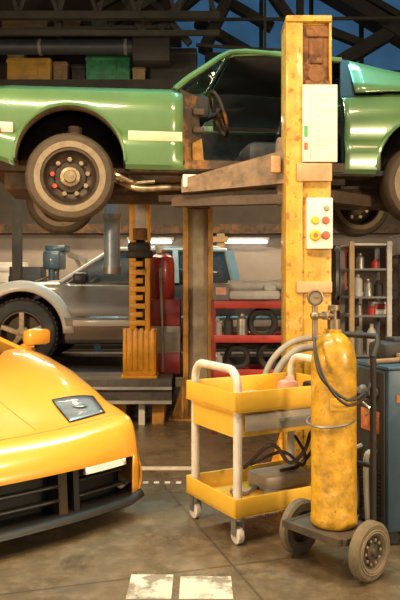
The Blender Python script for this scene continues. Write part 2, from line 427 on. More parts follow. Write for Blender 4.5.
# generic car shell: x = length, y = 0 near side .. W far side
def shell(secs, stations, ztop, zbot, W, arches, skip):
    rows = []
    for x in stations:
        zb, zt = zbot(x), ztop(x); za = zb
        for (ax, az, ar) in arches:
            if abs(x-ax) < ar: za = max(za, az+math.sqrt(max(ar*ar-(x-ax)**2, 0)))
        tab = [(zb+(zt-zb)*f, i) for i, f in secs]
        pr = [(i, z) if z >= za else (lerp_tab(tab[1:], za), za+(z-za)*1e-3) for z, i in tab]
        row = [V(x, i, z) for i, z in pr]+[V(x, W-i, z) for i, z in pr[::-1]]
        rows.append(row)
    b = MB(); b.grid(rows, skip); return b
def stations_for(keys, arches):
    xs = list(keys)
    for ax, az, ar in arches:
        xs += [ax-ar*math.cos(t*PI/24) for t in range(25)]
        xs += [ax-ar-.001, ax+ar+.001]
    xs = sorted(xs); out = []
    for x in xs:
        if not out or x-out[-1] > 5e-4: out.append(x)
    return out

# ------------------------------------------------------------------ green fastback on the lift
YAW = math.radians(8)
fx, fy = -.976, 5.25
mus = thing('classic_car', 'pale green fastback coupe without its door, raised on the yellow lift', 'car', (0,0,0))
lx0 = .85
mus.location = (fx-lx0*math.cos(YAW), fy-lx0*math.sin(YAW), 2.29); mus.rotation_euler.z = YAW
W = 1.72; FA, RA = (.85,.06,.415), (3.69,.05,.42)
ztab = [(0,.44),(.06,.56),(.2,.62),(.4,.645),(1.7,.66),(3.0,.67),(3.4,.70),(3.9,.715),(4.4,.68),(4.62,.64),(4.68,.5)]
btab = [(0,.16),(.3,.06),(.45,.0),(1.3,0),(3.3,0),(3.3,0),(4.2,.03),(4.68,.2)]
secs = [(.14,0),(.05,.0),(.02,.05),(.0,.22),(.012,.36),(.03,.40),(.022,.44),(.006,.60),(.014,.78),(.05,.90),(.12,.97),(.24,1.0),(.5,1.02)]
keys = [0,.03,.06,.12,.2,.3,.4,1.3,1.45,1.6,1.705,1.72,2.2,2.6,3.0,3.05,3.15,4.2,4.3,4.45,4.55,4.62,4.66,4.68]
sts = stations_for(keys, [FA, RA])
ns = len(secs)
def skip(i, j):
    xm = (sts[i]+sts[i+1])/2
    if 1.705 < xm < 3.0 and 2 <= j < ns-1: return True          # the removed door
    if 1.80 < xm < 3.35 and ns-3 <= j <= ns+1: return True      # cabin
    if j == 2*ns-1: return True
    return False
b = shell(secs, sts, lambda x: lerp_tab(ztab, x), lambda x: lerp_tab(btab, x), W, [FA, RA], skip)
for (ax, az, ar) in (FA, RA):                                    # rolled arch lips
    for yy in (.012, W-.012):
        b.tube([V(ax-math.cos(t*PI/24)*ar, yy, max(az+math.sin(t*PI/24)*ar, .0)) for t in range(25)], .014, 6)
# nose and tail closing panels
for x, d in ((0.0,1),(4.68,-1)):
    b.span((x-.01,.1,.2),(x+.01,W-.1,.44))
body = b.build('body','mustang', mus, 30, solid=.008)
# roof, pillars and fastback
b = MB()
rows = []
for x, ze, zc, ins in ((2.10,.985,1.01,.27),(2.16,1.01,1.04,.265),(2.5,1.03,1.07,.25),(2.9,1.01,1.065,.245),(3.05,.985,1.05,.24)):
    rows.append([V(x,ins,ze-.035),V(x,ins+.015,ze),V(x,ins+.10,ze+.02),V(x,W/2,zc),V(x,W-ins-.10,ze+.02),V(x,W-ins-.015,ze),V(x,W-ins,ze-.035)])
b.grid(rows); b.build('roof','mustang', mus, 50, solid=.015)
for yy, sg in ((0,1),(W,-1)):
    b = MB(); b.tube([V(1.66,yy+sg*.09,.645),V(1.75,yy+sg*.11,.725),V(2.02,yy+sg*.22,.935),V(2.12,yy+sg*.265,1.0),V(2.25,yy+sg*.27,1.015),V(3.05,yy+sg*.245,.97)], .024, 8)
    b.build('pillar','mustang', mus)
    rows = []
    for x, zt, it in ((3.10,.97,.24),(3.2,.95,.235),(3.4,.905,.22),(3.7,.85,.19),(4.0,.785,.16),(4.3,.715,.12),(4.45,.68,.09)):
        zb = lerp_tab(ztab, x)-.02
        rows.append([V(x,yy+sg*(.045+(it-.045)*f),zb+(zt-zb)*f) for f in (0,.3,.7,1)]+[V(x,yy+sg*(it+.06),zt+.015)])
    b = MB(); b.grid(rows); b.build('quarter_panel','mustang',mus,50,solid=.012)
    b = MB(); b.hexa([V(2.98,yy+sg*.06,.62),V(3.1,yy+sg*.06,.62),V(3.1,yy+sg*.09,.62),V(2.98,yy+sg*.09,.62),V(3.04,yy+sg*.235,.97),V(3.11,yy+sg*.235,.97),V(3.11,yy+sg*.26,.97),V(3.04,yy+sg*.26,.97)]); b.build('door_pillar','black',mus)
rows = [[V(x,.30,zt),V(x,W/2,zt+.05),V(x,W-.30,zt)] for x, zt in ((3.05,1.0),(3.4,.925),(3.9,.82),(4.45,.70))]
b = MB(); b.grid(rows); b.build('rear_window','dark_glass',mus,50,solid=.008)
rows = [[V(1.64,.10,.655),V(1.60,W/2,.68),V(1.64,W-.10,.655)],[V(2.11,.27,.985),V(2.09,W/2,1.01),V(2.11,W-.27,.985)]]
b = MB(); b.grid(rows); b.build('windshield','glass',mus,50,solid=.006)
b = MB(); b.grid([[V(1.76,W-.11,.70),V(2.99,W-.09,.69)],[V(2.13,W-.255,.98),V(2.99,W-.24,.97)]]); b.build('side_window','glass',mus,50,solid=.005)
# cabin
b = MB(); b.span((1.45,.12,.0),(3.4,W-.12,.04)); b.span((1.45,.1,.0),(1.5,W-.1,.62)); b.build('cabin_floor','cabin',mus)
b = MB(); b.grid([[V(2.14,.29,.985),V(2.14,W-.29,.985)],[V(2.5,.28,1.0),V(2.5,W-.28,1.0)],[V(3.05,.27,.97),V(3.05,W-.27,.97)]]); b.build('headliner','cabin',mus,solid=.02)
b = MB(); b.span((3.0,W-.1,.1),(1.75,W-.06,.62)); b.span((3.02,.1,.05),(3.3,.16,.64)); b.span((3.3,.16,.05),(3.36,W-.16,.66)); b.build('inner_trim','seat',mus)
b = MB(); b.box((1.80,W/2,.53),(.28,W-.3,.2),bev=.05); b.box((1.86,.5,.6),(.16,.34,.12),bev=.04); b.build('dashboard','cabin',mus)
b = MB()
c0 = V(2.06,.46,.545); ax = V(.86,0,.32).normalized(); u1 = V(0,1,0); u2 = ax.cross(u1)
b.tube([c0+(u1*math.cos(t*PI/16)+u2*math.sin(t*PI/16))*.19 for t in range(32)], .013, 8, closed=True)
for a in (0, PI, -PI/2): b.bar(c0, c0+(u1*math.cos(a)+u2*math.sin(a))*.185, .03,.01, up=ax)
b.lathe([(0,.03),(.045,.025),(.05,-.02),(0,-.02)], c0, 'X', 16)
sw = b.build('steering_wheel','jamb',mus)
b = MB(); b.cyl(c0, c0-ax*.32+V(0,0,-.02), .022, 10); b.build('steering_column','black',sw)
for yy in (.50, 1.22):
    b = MB(); b.box((2.52,yy,.2),(.5,.48,.18),bev=.06)
    b.box((2.84,yy,.5),(.15,.46,.58),bev=.06,R=Matrix.Rotation(math.radians(18),3,'Y')); b.build('seat','seat',mus)
b = MB(); b.hexa([V(1.69,.05,.02),V(1.88,.16,.02),V(1.88,.2,.02),V(1.69,.1,.02),V(1.69,.05,.63),V(1.84,.16,.6),V(1.84,.2,.6),V(1.69,.1,.63)]); b.build('hinge_pillar','jamb',mus)
b = MB(); b.hexa([V(1.79,.09,.03),V(1.89,.14,.03),V(1.89,.17,.03),V(1.79,.12,.03),V(1.79,.09,.22),V(1.87,.14,.27),V(1.87,.17,.27),V(1.79,.12,.22)])
b.build('jamb_panel','jamb_orange',mus)
for z in (.33,.47):
    b = MB(); b.box((1.84,.115,z),(.09,.03,.05),bev=.01); b.build('door_hinge','jamb',mus)
b = MB(); b.bar(V(1.72,.05,.04),V(3.0,.05,.04),.08,.07); b.build('sill_plate','jamb',mus)
# wells, underbody, running gear
for ax_, az_, ar_ in (FA, RA):
    for y0_, y1_ in ((.02,.36),(W-.36,W-.02)):
        b = MB(); rows = []
        for t in range(25):
            a = t*PI/24; rows.append([V(ax_-math.cos(a)*(ar_+.005),y,max(az_,.02)+math.sin(a)*(ar_+.005)) for y in (y0_,y1_)])
        b.grid(rows)
        yi = y1_ if y0_ < 1 else y0_
        b.prism([V(ax_-math.cos(t*PI/24)*(ar_+.005),yi,max(az_,.02)+math.sin(t*PI/24)*(ar_+.005)) for t in range(25)],(0,.01 if y0_ < 1 else -.01,0))
        b.build('wheel_well','well',mus,50,solid=.01)
b = MB(); b.span((.2,.37,.02),(4.5,W-.37,.08)); b.span((1.3,.1,-.01),(3.28,.37,.03)); b.span((1.3,W-.37,-.01),(3.28,W-.1,.03)); b.span((.3,.5,-.12),(.6,W-.5,.05),.03)
b.span((1.0,.6,-.16),(1.75,W-.6,.04),.05); b.span((1.3,.28,-.06),(3.1,.36,.02),.01); b.span((1.3,W-.36,-.06),(3.1,W-.28,.02),.01); b.build('underbody','under',mus)
b = MB(); b.cyl(V(3.72,.2,-.07),V(3.72,W-.2,-.07),.045,14); b.ball(V(3.72,W/2,-.07),.15); b.cyl(V(1.7,W/2,-.06),V(3.6,W/2,-.06),.04,12)
for yy in (.42,W-.42): b.bar(V(3.1,yy,-.08),V(4.4,yy,-.02),.07,.05)
b.build('rear_axle','under',mus)
for yy in (.3,W-.3):
    b = MB(); b.bar(V(.85,yy-.06,-.08),V(.95,yy+(.25 if yy < 1 else -.25),-.06),.08,.05); b.cyl(V(.85,yy,-.05),V(.88,yy,.36),.055,12); b.build('front_suspension','under',mus)
b = MB(); b.tube(smooth_pts([V(1.15,.30,-.02),V(1.28,.24,-.09),V(1.4,.2,-.13),V(1.7,.22,-.11),V(2.4,.3,-.11),V(3.2,.38,-.12)]), .026, 10)
b.tube(smooth_pts([V(1.1,.22,.02),V(1.22,.16,-.04),V(1.34,.2,-.08),V(1.5,.26,-.06)]), .02, 8); b.build('exhaust_pipe','pipe_metal',mus)
b = MB(); b.cyl(V(3.0,.42,-.16),V(3.5,.42,-.16),.09,16); b.build('muffler','under',mus)
for k, (x, y, o) in enumerate(((.85,.11,-1),(.70,W-.11,1),(3.69,.13,-1),(3.69,W-.13,1))):
    wheel(mus, V(x,y,-.07), .333, .2, o, 'steel')
b = MB(); b.box((.385,.016,.285),(.10,.03,.08),bev=.008); sm = b.build('marker_lamp','amber',mus)
b = MB(); b.box((.335,.015,.262),(.03,.035,.035),bev=.006); b.build('lamp_lens','red_part',sm)
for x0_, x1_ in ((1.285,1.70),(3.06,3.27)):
    b = MB(); b.box(((x0_+x1_)/2,.016,.25 if x0_ < 2 else .2),(x1_-x0_,.018,.074 if x0_ < 2 else .04),bev=.004); b.build('crease_reflection','cream',mus)  # cream strips stand in for a light reflection along the body crease
b = MB(); b.box((-.05,W/2,.22),(.1,W-.05,.11),bev=.03); b.build('front_bumper','chrome',mus)
b = MB(); b.box((4.73,W/2,.26),(.1,W-.05,.11),bev=.03); b.build('rear_bumper','chrome',mus)

# ------------------------------------------------------------------ near lift column
pc = thing('lift_column', 'tall chipped yellow lift column with notice sheet and push-button panel', 'lift column', (.775,5.0,0), 0)
b = MB(); b.span((-.165,.0,.02),(.16,.26,3.30),.008); b.span((-.165,-.035,.02),(-.045,0,3.30),.006); b.span((.14,-.035,2.78),(.16,0,3.30),.004)
b.span((-.165,-.05,3.27),(.16,.27,3.315),.006); b.span((-.045,-.02,.02),(.16,0,2.0),.004); b.build('column','lift_yellow',pc)
b = MB(); b.span((-.044,-.012,2.4),(.139,.001,3.255)); b.span((-.02,-.03,3.17),(.14,-.01,3.23)); b.span((.0,-.03,2.98),(.10,-.008,3.16),.01); b.cyl((.05,-.05,2.9),(.05,0,2.9),.06,16)
b.span((-.03,-.045,2.80),(.15,-.01,2.86),.01); b.build('rust_plate','lift_rust',pc)
b = MB(); b.span((-.05,-.06,2.275),(.195,-.02,2.82),.003); ns_ = b.build('notice_sheet','sheet',pc)
b = MB(); b.span((-.04,-.063,2.45),(-.015,-.06,2.53)); b.build('green_strip','green_mark',ns_)
b = MB(); b.span((-.04,-.063,2.36),(-.015,-.06,2.41)); b.build('red_strip','btn_red',ns_)
b = MB(); b.span((.005,-.063,2.3),(.008,-.06,2.8)); [b.span((.03,-.0615,2.74-i*.035),(.17-.05*(i % 3),-.06,2.743-i*.035)) for i in range(12)]; b.build('printed_lines','btn_grey',ns_)
b = MB(); b.span((-.09,-.05,2.14),(.16,-.01,2.27),.006); b.build('cover_plate','lift_plate',pc)
b = MB(); b.span((-.022,-.075,1.66),(.16,-.01,2.02),.006); cp = b.build('control_panel','panel_white',pc)
for (x, z, m_, r_) in ((.035,1.86,'btn_yellow',.026),(.11,1.86,'btn_red',.024),(.035,1.755,'btn_yellow',.036),(.11,1.755,'btn_red',.026),(.115,1.945,'btn_grey',.018)):
    b = MB(); b.lathe([(r_*1.15,-.074),(r_*1.15,-.08),(r_,-.082),(r_*.9,-.098),(0,-.1)],(x,0,z),'Y',18); b.build('button',m_,cp)
b = MB(); b.lathe([(.015,-.098),(.015,-.106),(0,-.106)],(.035,0,1.755),'Y',12); b.build('button_cap','btn_red',cp)
b = MB(); b.span((-.09,-.055,1.35),(.16,-.005,1.43),.006); b.build('join_plate','lift_plate',pc)
b = MB(); b.span((-.3,-.12,0),(.3,.4,.025),.004)
for x in (-.2,.2): b.prism([(x-.012,-.1,.025),(x-.012,0,.025),(x-.012,0,.3)],(.024,0,0))
b.prism([(-.28,.1,.025),(-.18,.1,.025),(-.18,.1,.35)],(0,.024,0)); b.prism([(.28,.1,.025),(.18,.1,.025),(.18,.1,.35)],(0,.024,0)); b.build('base_plate','orange_post',pc)
b = MB(); b.span((-.2,.2,2.0),(.2,.34,2.5),.01); b.build('carriage','arm',pc)
b = MB()                                            # swing arm to the front pad
b.hexa([V(-.12,.10,2.15),V(-.12,.30,2.15),V(-.92,.62,2.12),V(-.92,.44,2.12),V(-.12,.10,2.40),V(-.12,.30,2.40),V(-.92,.62,2.225),V(-.92,.44,2.225)])
b.build('swing_arm','arm',pc)
b = MB(); b.bar(V(-.1,.2,2.04),V(-.98,.60,2.06),.1,.07); b.bar(V(-.1,.32,2.1),V(-1.1,.7,2.1),.06,.05); b.build('swing_arm_lower','arm_dark',pc)
b = MB(); b.cyl(V(-.86,.55,2.2),V(-.86,.55,2.245),.055,14); b.span((-.91,.42,2.16),(-.80,.50,2.26),.01); b.build('lift_pad','sheet',pc)
b = MB(); b.span((-.26,.07,2.22),(-.19,.11,2.34),.006); b.build('latch_block','lift_plate',pc)
b = MB(); b.bar(V(.1,.27,2.08),V(.62,.9,2.1),.1,.09); b.build('swing_arm_rear','arm_dark',pc)
# drop pads are part of arms; far column of the same lift
pf = thing('lift_column', 'beige lift column with rusty orange edges standing behind the white-handled trolley', 'lift column', (-.02,7.25,0), 0)
b = MB(); b.span((-.155,.2,.02),(.155,.24,3.33)); b.build('channel_back','beige_post',pf)
b = MB(); b.span((-.155,0,.02),(-.1,.24,3.33),.004); b.span((.1,0,.02),(.155,.24,3.33),.004); b.build('flange','orange_edge',pf)
b = MB(); b.span((-.098,.08,.02),(.098,.2,2.2),.004); b.build('carriage_track','beige_post',pf)
b = MB(); b.span((-.12,-.03,2.18),(.12,.2,2.32),.01); b.build('carriage','lift_rust',pf)
b = MB(); b.span((-.3,-.1,0),(.3,.35,.022))
for x in (-.17,.15): b.prism([(x,-.08,.02),(x,0.01,.02),(x,0.01,.35)],(.02,0,0))
b.prism([(-.27,.05,.02),(-.15,.05,.02),(-.15,.05,.42)],(0,.02,0)); b.build('base_plate','orange_edge',pf)

# ------------------------------------------------------------------ runway and orange column with the pickup
RZ = .46
rw = thing('lift_runway', 'low grey steel runway on orange feet under the silver pickup', 'lift runway', (-2.6,7.45,0))
b = MB(); b.span((.15,-.5,RZ-.03),(2.32,.55,RZ)); b.span((.15,-.54,.22),(2.32,-.5,RZ),.004); b.span((.15,.5,.22),(2.32,.55,RZ)); b.build('deck','runway',rw)
b = MB(); b.span((.15,-.57,RZ-.1),(2.32,-.54,RZ-.075)); b.span((.15,-.57,.22),(2.32,-.54,.25)); b.build('side_rail','pale_grey',rw)
for x in (.3,1.80,2.18):
    b = MB(); b.span((x-.06,-.46,0),(x+.06,.46,.22)); b.build('foot','orange_edge',rw)
for x in (1.66,2.02):
    b = MB(); b.span((x-.03,-.5,0),(x+.03,-.44,.22)); b.build('jack_post','sheet',rw)
rw2 = thing('lift_runway', 'short grey runway under the pickup tail behind the red tyre rack', 'lift runway', (1.6,7.8,0))
b = MB(); b.span((-1.3,-.2,RZ-.03),(1.4,.3,RZ)); b.span((-1.3,-.22,.22),(1.4,-.18,RZ)); b.build('deck','runway',rw2)
for x in (-1.1,1.2):
    b = MB(); b.span((x-.06,-.15,0),(x+.06,.25,.22)); b.build('foot','orange_edge',rw2)
rw3 = thing('lift_runway', 'grey runway under the far wheels of the silver pickup', 'lift runway', (-.4,9.25,0))
b = MB(); b.span((-3.6,-.3,RZ-.03),(3.4,.3,RZ)); b.span((-3.6,-.32,.2),(3.4,-.28,RZ)); b.build('deck','runway',rw3)
for x in (-3.3,0,3.1):
    b = MB(); b.span((x-.06,-.25,0),(x+.06,.25,.22)); b.build('foot','orange_edge',rw3)
po = thing('lift_column', 'bright orange lift column with ribbed base block in front of the silver pickup', 'lift column', at(140,376,7.05)-V(0,0,0), 0)
po.location.z = RZ
b = MB(); b.span((-.165,-.08,.03),(.165,.17,.48),.012)
for i in range(6): b.span((-.16+i*.055,-.095,.08),(-.125+i*.055,-.075,.5),.006)
b.span((-.18,-.1,0),(.18,.2,.03),.004); b.build('base_block','orange_post',po)
b = MB(); b.span((-.11,0,.46),(-.04,.14,2.45),.006); b.span((.05,0,.46),(.10,.14,2.45),.006); b.build('column','orange_post',po)
b = MB(); b.span((-.105,.1,.46),(.095,.15,2.45)); b.build('column_back','dark',po)
b = MB()
for i in range(9): b.span((-.105,-.012,.52+i*.085),(.06-.03*(i % 2),.05,.575+i*.085),.008)
b.build('ratchet_plates','orange_post',po)
b = MB(); b.span((-.14,-.05,1.2),(.13,.1,1.28),.02); b.span((-.12,-.06,1.26),(.10,.1,1.36),.03); b.build('carriage','dark',po)
b = MB(); b.span((-.05,-.005,1.5),(.06,.09,1.92),.006); b.build('cover_plate','pale_grey',po)
b = MB(); b.span((-.07,-.02,1.38),(.07,.09,1.5),.01); b.build('bracket','lift_rust',po)

# ------------------------------------------------------------------ silver pickup
TX = -2.9
tr = thing('pickup_truck', 'silver grey pickup truck with beige lower trim standing on the raised runway', 'truck', (TX,7.62,RZ))
TW = 1.85; TFA, TRA = (.955,.40,.47), (4.55,.40,.47)
tz = [(0,.72),(.05,.86),(.2,.92),(.6,.955),(1.39,.965),(1.5,.95),(5.4,.95)]
tb = [(0,.32),(.4,.28),(1.5,.29),(4,.29),(5.3,.35),(5.4,.4)]
tsec = [(.16,0),(.06,0),(.02,.06),(.0,.2),(.0,.27),(-.015,.30),(-.015,.42),(.0,.45),(-.005,.62),(.02,.70),(.03,.84),(.06,.95),(.12,.99),(.4,1.0)]
tst = stations_for([0,.02,.05,.1,.2,.4,1.5,1.51,2.0,2.6,2.7,3.2,3.3,3.9,5.15,5.3,5.38,5.4], [TFA,TRA])
nt_ = len(tsec)
b = shell(tsec, tst, lambda x: lerp_tab(tz, x), lambda x: lerp_tab(tb, x), TW, [TFA,TRA],
          lambda i, j: (1.42 < (tst[i]+tst[i+1])/2 < 5.3 and nt_-2 <= j <= nt_) or j == 2*nt_-1)
b.span((5.38,.1,.35),(5.4,TW-.1,.93)); b.span((0,.1,.35),(.02,TW-.1,.72))
b.build('body','truck',tr,30,solid=.01)
for yy in (-.012, TW+.012):
    b = MB()
    rows = [[V(TFA[0]-math.cos(a)*r, yy+(0 if r < .5 else (.02 if yy < 1 else -.02)), TFA[1]+math.sin(a)*r) for r in (.455,.50,.575)] for a in [t*PI/24 for t in range(25)]]
    b.grid(rows); b.build('fender_flare','truck_beige',tr,60,solid=.02)
    b = MB(); b.span((1.52,yy-.012,.475),(2.62,yy+.012,.545),.006); b.span((2.66,yy-.012,.475),(3.9,yy+.012,.545),.006); b.build('door_molding','truck_beige',tr)
rows = []
for x, z, ins in ((1.40,.965,.14),(1.86,1.30,.24),(1.98,1.345,.25),(2.4,1.375,.24),(3.1,1.36,.25),(3.22,1.31,.25),(3.34,.95,.1)):
    rows.append([V(x,ins,z-.02),V(x,ins+.05,z),V(x,TW/2,z+.025),V(x,TW-ins-.05,z),V(x,TW-ins,z-.02)])
b = MB(); b.grid(rows[1:6]); b.build('roof','truck',tr,50,solid=.02)
b = MB(); b.grid([rows[0],rows[1]]); b.build('windshield','glass',tr,50,solid=.006)
b = MB(); b.grid([rows[5],rows[6]]); b.build('rear_window','dark_glass',tr,50,solid=.006)
for yy, sg in ((0,1),(TW,-1)):
    b = MB(); b.tube([V(1.36,yy+sg*.10,.95),V(1.87,yy+sg*.24,1.29),V(2.0,yy+sg*.24,1.325),V(3.2,yy+sg*.25,1.31)],.026,8); b.bar(V(3.22,yy+sg*.25,1.3),V(3.3,yy+sg*.1,.94),.1,.05)
    b.bar(V(2.62,yy+sg*.245,1.33),V(2.64,yy+sg*.08,.94),.06,.04); b.build('pillar','light_metal',tr)
    b = MB(); b.grid([[V(1.45,yy+sg*.09,.95),V(2.6,yy+sg*.08,.95),V(3.26,yy+sg*.09,.95)],[V(1.92,yy+sg*.235,1.3),V(2.6,yy+sg*.24,1.33),V(3.18,yy+sg*.245,1.3)]]); b.build('side_window','glass',tr,50,solid=.005)
b = MB(); b.span((1.5,.2,.5),(3.3,TW-.2,.55)); b.box((2.4,.5,.75),(.2,.5,.6),bev=.06); b.box((2.4,1.3,.75),(.2,.5,.6),bev=.06); b.box((1.5,TW/2,.85),(.2,TW-.4,.2),bev=.05); b.build('cabin','cabin',tr)
b = MB(); b.span((.3,.35,.25),(5.2,TW-.35,.4)); b.span((3.4,.1,.5),(5.38,TW-.1,.55)); b.build('chassis','under',tr)
for ax_, az_, ar_ in (TFA, TRA):
    for y0_, y1_ in ((.01,.34),(TW-.34,TW-.01)):
        b = MB(); b.grid([[V(ax_-math.cos(t*PI/20)*ar_,y,az_+math.sin(t*PI/20)*ar_) for y in (y0_,y1_)] for t in range(21)]); b.build('wheel_well','well',tr,50,solid=.01)
b = MB(); b.box((1.62,-.1,1.0),(.14,.2,.12),bev=.03); b.bar(V(1.62,-.02,.96),V(1.62,.06,.94),.05,.03); b.build('mirror','black',tr)
b = MB(); b.box((2.48,-.015,.78),(.16,.03,.03),bev=.01); b.build('door_handle','black',tr)
for x, y, o in ((.955,.13,-1),(.955,TW-.13,1),(4.55,.13,-1),(4.55,TW-.13,1)): wheel(tr, V(x,y,.394), .385, .25, o, 'alloy')
b = MB(); b.box((-.04,TW/2,.42),(.14,TW-.02,.22),bev=.04); b.build('bumper','light_metal',tr)

# ------------------------------------------------------------------ yellow sports car
U = V(math.cos(math.radians(39.5)),math.sin(math.radians(39.5)),0); ang = math.atan2(U.y, U.x)
sc_ = thing('sports_car', 'bright yellow low wedge-nosed sports car with black front intakes', 'car', (-1.03,3.60,0), ang)
zc = [(.0,.40),(.025,.455),(.07,.515),(.13,.55),(.22,.572),(.6,.645),(1.0,.735),(1.4,.815),(1.6,.845),(2.4,.86),(3.4,.88),(4.1,.84),(4.3,.8)]
def crown(bb): return lerp_tab([(0,0),(.2,.0),(.45,.03),(.7,.065),(1.05,.09),(1.4,.085),(2.0,.05),(4.3,.03)], bb)
def off(s, bb): return .10*abs(s)**2.4*lerp_tab([(0,1),(1.4,.35),(2.2,0)], bb)
def sx(s, bb=0): return s*(.93+lerp_tab([(0,0),(.06,.012),(.25,.06),(.6,.10),(1.0,.115),(1.6,.10),(4.3,.06)], bb))
def top_pt(s, bb):
    a = abs(s); z = lerp_tab(zc, bb)+crown(bb)*math.exp(-((a-.8)/.25)**2)+.065*a*a*lerp_tab([(0,0),(.03,.7),(.08,1),(.2,.7),(.5,0)], bb)
    z -= lerp_tab([(0,0),(.92,0),(.965,.006),(.985,.018),(1,.045)], a)
    return V(sx(s, bb), bb+off(s, bb), z)
S = [-1,-.985,-.96,-.93,-.87,-.8,-.7,-.6,-.5,-.4,-.25,-.1,0,.1,.25,.4,.5,.6,.7,.8,.87,.93,.96,.985,1]
BB = [.0,.012,.025,.045,.07,.1,.13,.17,.22,.3,.4,.5,.6,.7,.8,.9,1.0,1.1,1.2,1.3,1.4,1.5,1.6,1.8,2.1,2.4,2.8,3.2,3.6,4.0,4.2,4.3]
b = MB(); rows = [[top_pt(s, bb) for s in S] for bb in BB]
b.grid(rows)
front = [[top_pt(s, 0)+V(0,d,dz) for s in S] for d, dz in ((0,0),(.0,-.02),(.05,-.035))]
b.grid(front)
# corner posts of the bumper and the sides
for s0, s1 in ((-1,-.945),(.945,1)):
    ss = [s0+(s1-s0)*i/4 for i in range(5)]
    b.grid([[V(sx(s), off(s,0)+(.0 if z > .3 else .01), z-(.045 if z > .38 else 0)*max(0,(abs(s)-.93)/.07)) for s in ss] for z in (.40,.3,.2,.12)])
WA = ((1.02,.31,.37),(3.5,.32,.39))
for sg in (-1, 1):
    rows = []
    xs = sorted(set([round(v, 4) for v in [0,.05,.1,.2,.3,.4,1.6,1.9,2.4,2.9,4.0,4.15,4.3]+[c-r*math.cos(t*PI/16) for c, z, r in WA for t in range(17)]]))
    for bb in xs:
        p = top_pt(sg, bb); zb = .13
        for c, z, r in WA:
            if abs(bb-c) < r: zb = max(zb, z+math.sqrt(r*r-(bb-c)**2))
        rows.append([p+V(sg*.03*math.sin(PI*f)*1, 0, -(p.z-zb)*f) for f in (0,.15,.35,.6,.85,1)])
    b.grid(rows)
b.grid([[top_pt(s, 4.3) for s in S], [V(sx(s), 4.36, .3) for s in S]])
yb = b.build('body','car_yellow',sc_,42,solid=.01)
# black recessed front
b = MB()
ss = [-.945+1.89*i/30 for i in range(31)]
b.grid([[V(sx(s), off(s,0)+d, z) for s in ss] for d, z in ((.05,.385),(.16,.37),(.17,.14),(.04,.12))]); b.build('intake_recess','black',sc_,40,solid=.006)
b = MB()
for s0, s1 in ((-.93,-.55),(-.38,.38),(.55,.93)):
    k = [s0+(s1-s0)*i/12 for i in range(13)]
    for z in ((.20,.29) if abs(s0+s1) > .2 else (.22,.3)): b.grid([[V(sx(s), off(s,0)+.06, z+h) for s in k] for h in (0,.012)])
b.build('grille_slats','black',sc_,solid=.05)
for s0, s1, nm, mt in ((.385,.445,'intake_divider','rim_brown'),(-.445,-.385,'intake_divider','rim_brown'),(.49,.53,'intake_post','black'),(-.53,-.49,'intake_post','black')):
    b = MB(); b.hexa([V(sx(s0),off(s0,0)+.02,.14),V(sx(s1),off(s1,0)+.02,.14),V(sx(s1),off(s1,0)+.15,.14),V(sx(s0),off(s0,0)+.15,.14),
                      V(sx(s0),off(s0,0)+.04,.38),V(sx(s1),off(s1,0)+.04,.38),V(sx(s1),off(s1,0)+.15,.38),V(sx(s0),off(s0,0)+.15,.38)]); b.build(nm,mt,sc_)
for s0, s1 in ((.56,.88),(-.88,-.56)):
    k = [s0+(s1-s0)*i/10 for i in range(11)]
    b = MB(); b.grid([[V(sx(s), off(s,0)+d, z-.055*max(0,(abs(s)-.93)/.07)) for s in k] for d, z in ((.03,.385),(-.004,.378),(-.006,.342),(.03,.335))]); b.build('daytime_lamp','drl',sc_,50,solid=.02)
b = MB(); k = [-1+2*i/40 for i in range(41)]
b.grid([[V(sx(s)*1.02, off(s,0)+d, z+(.025*max(0,(abs(s)-.9)/.1))) for s in k] for d, z in ((.12,.145),(.0,.138),(-.025,.122),(-.03,.108),(-.015,.098),(.12,.092))]); b.build('front_splitter','black',sc_,45,solid=.006)
b = MB(); b.grid([[V(sx(s)*1.01, off(s,0)-.008+d, z) for s in k] for d, z in ((.0,.138),(-.017,.126))]); b.build('splitter_edge','grey',sc_,45,solid=.006)
# headlamps
for sg in (1,-1):
    q = [(.60,.59),(.88,.525),(.83,.255),(.56,.245)]
    n_ = 6; rows = []
    for i in range(n_+1):
        row = []
        for j in range(n_+1):
            u_, v_ = i/n_, j/n_
            s_ = (1-u_)*((1-v_)*q[0][0]+v_*q[1][0])+u_*((1-v_)*q[3][0]+v_*q[2][0])
            bb = (1-u_)*((1-v_)*q[0][1]+v_*q[1][1])+u_*((1-v_)*q[3][1]+v_*q[2][1])
            row.append(top_pt(sg*s_, bb)+V(0,0,.006))
        rows.append(row)
    b = MB(); b.grid(rows); hl = b.build('headlamp','lens',sc_,60,solid=.012)
    b = MB(); ctr = top_pt(sg*.72,.42)+V(0,0,.008); b.ball(ctr,.05,1,1,.15); b.build('lamp_bulb','steel',hl)
    edge = [rows[0][j] for j in range(n_+1)]+[rows[i][n_] for i in range(1,n_+1)]+[rows[n_][j] for j in range(n_-1,-1,-1)]+[rows[i][0] for i in range(n_-1,0,-1)]
    b = MB(); b.tube(edge,.005,6,closed=True); b.build('lamp_seal','black',hl)
b = MB(); b.tube([top_pt(-.93+1.86*i/30,.20)+V(0,0,.001) for i in range(31)],.003,5); b.build('hood_seam','jamb_orange',sc_)
b = MB(); b.tube([top_pt(.33-.04*i/12,.24+1.2*i/12)+V(0,0,.0) for i in range(13)],.003,5); b.tube([top_pt(-.33+.04*i/12,.24+1.2*i/12) for i in range(13)],.003,5); b.build('hood_shut_line','jamb_orange',sc_)
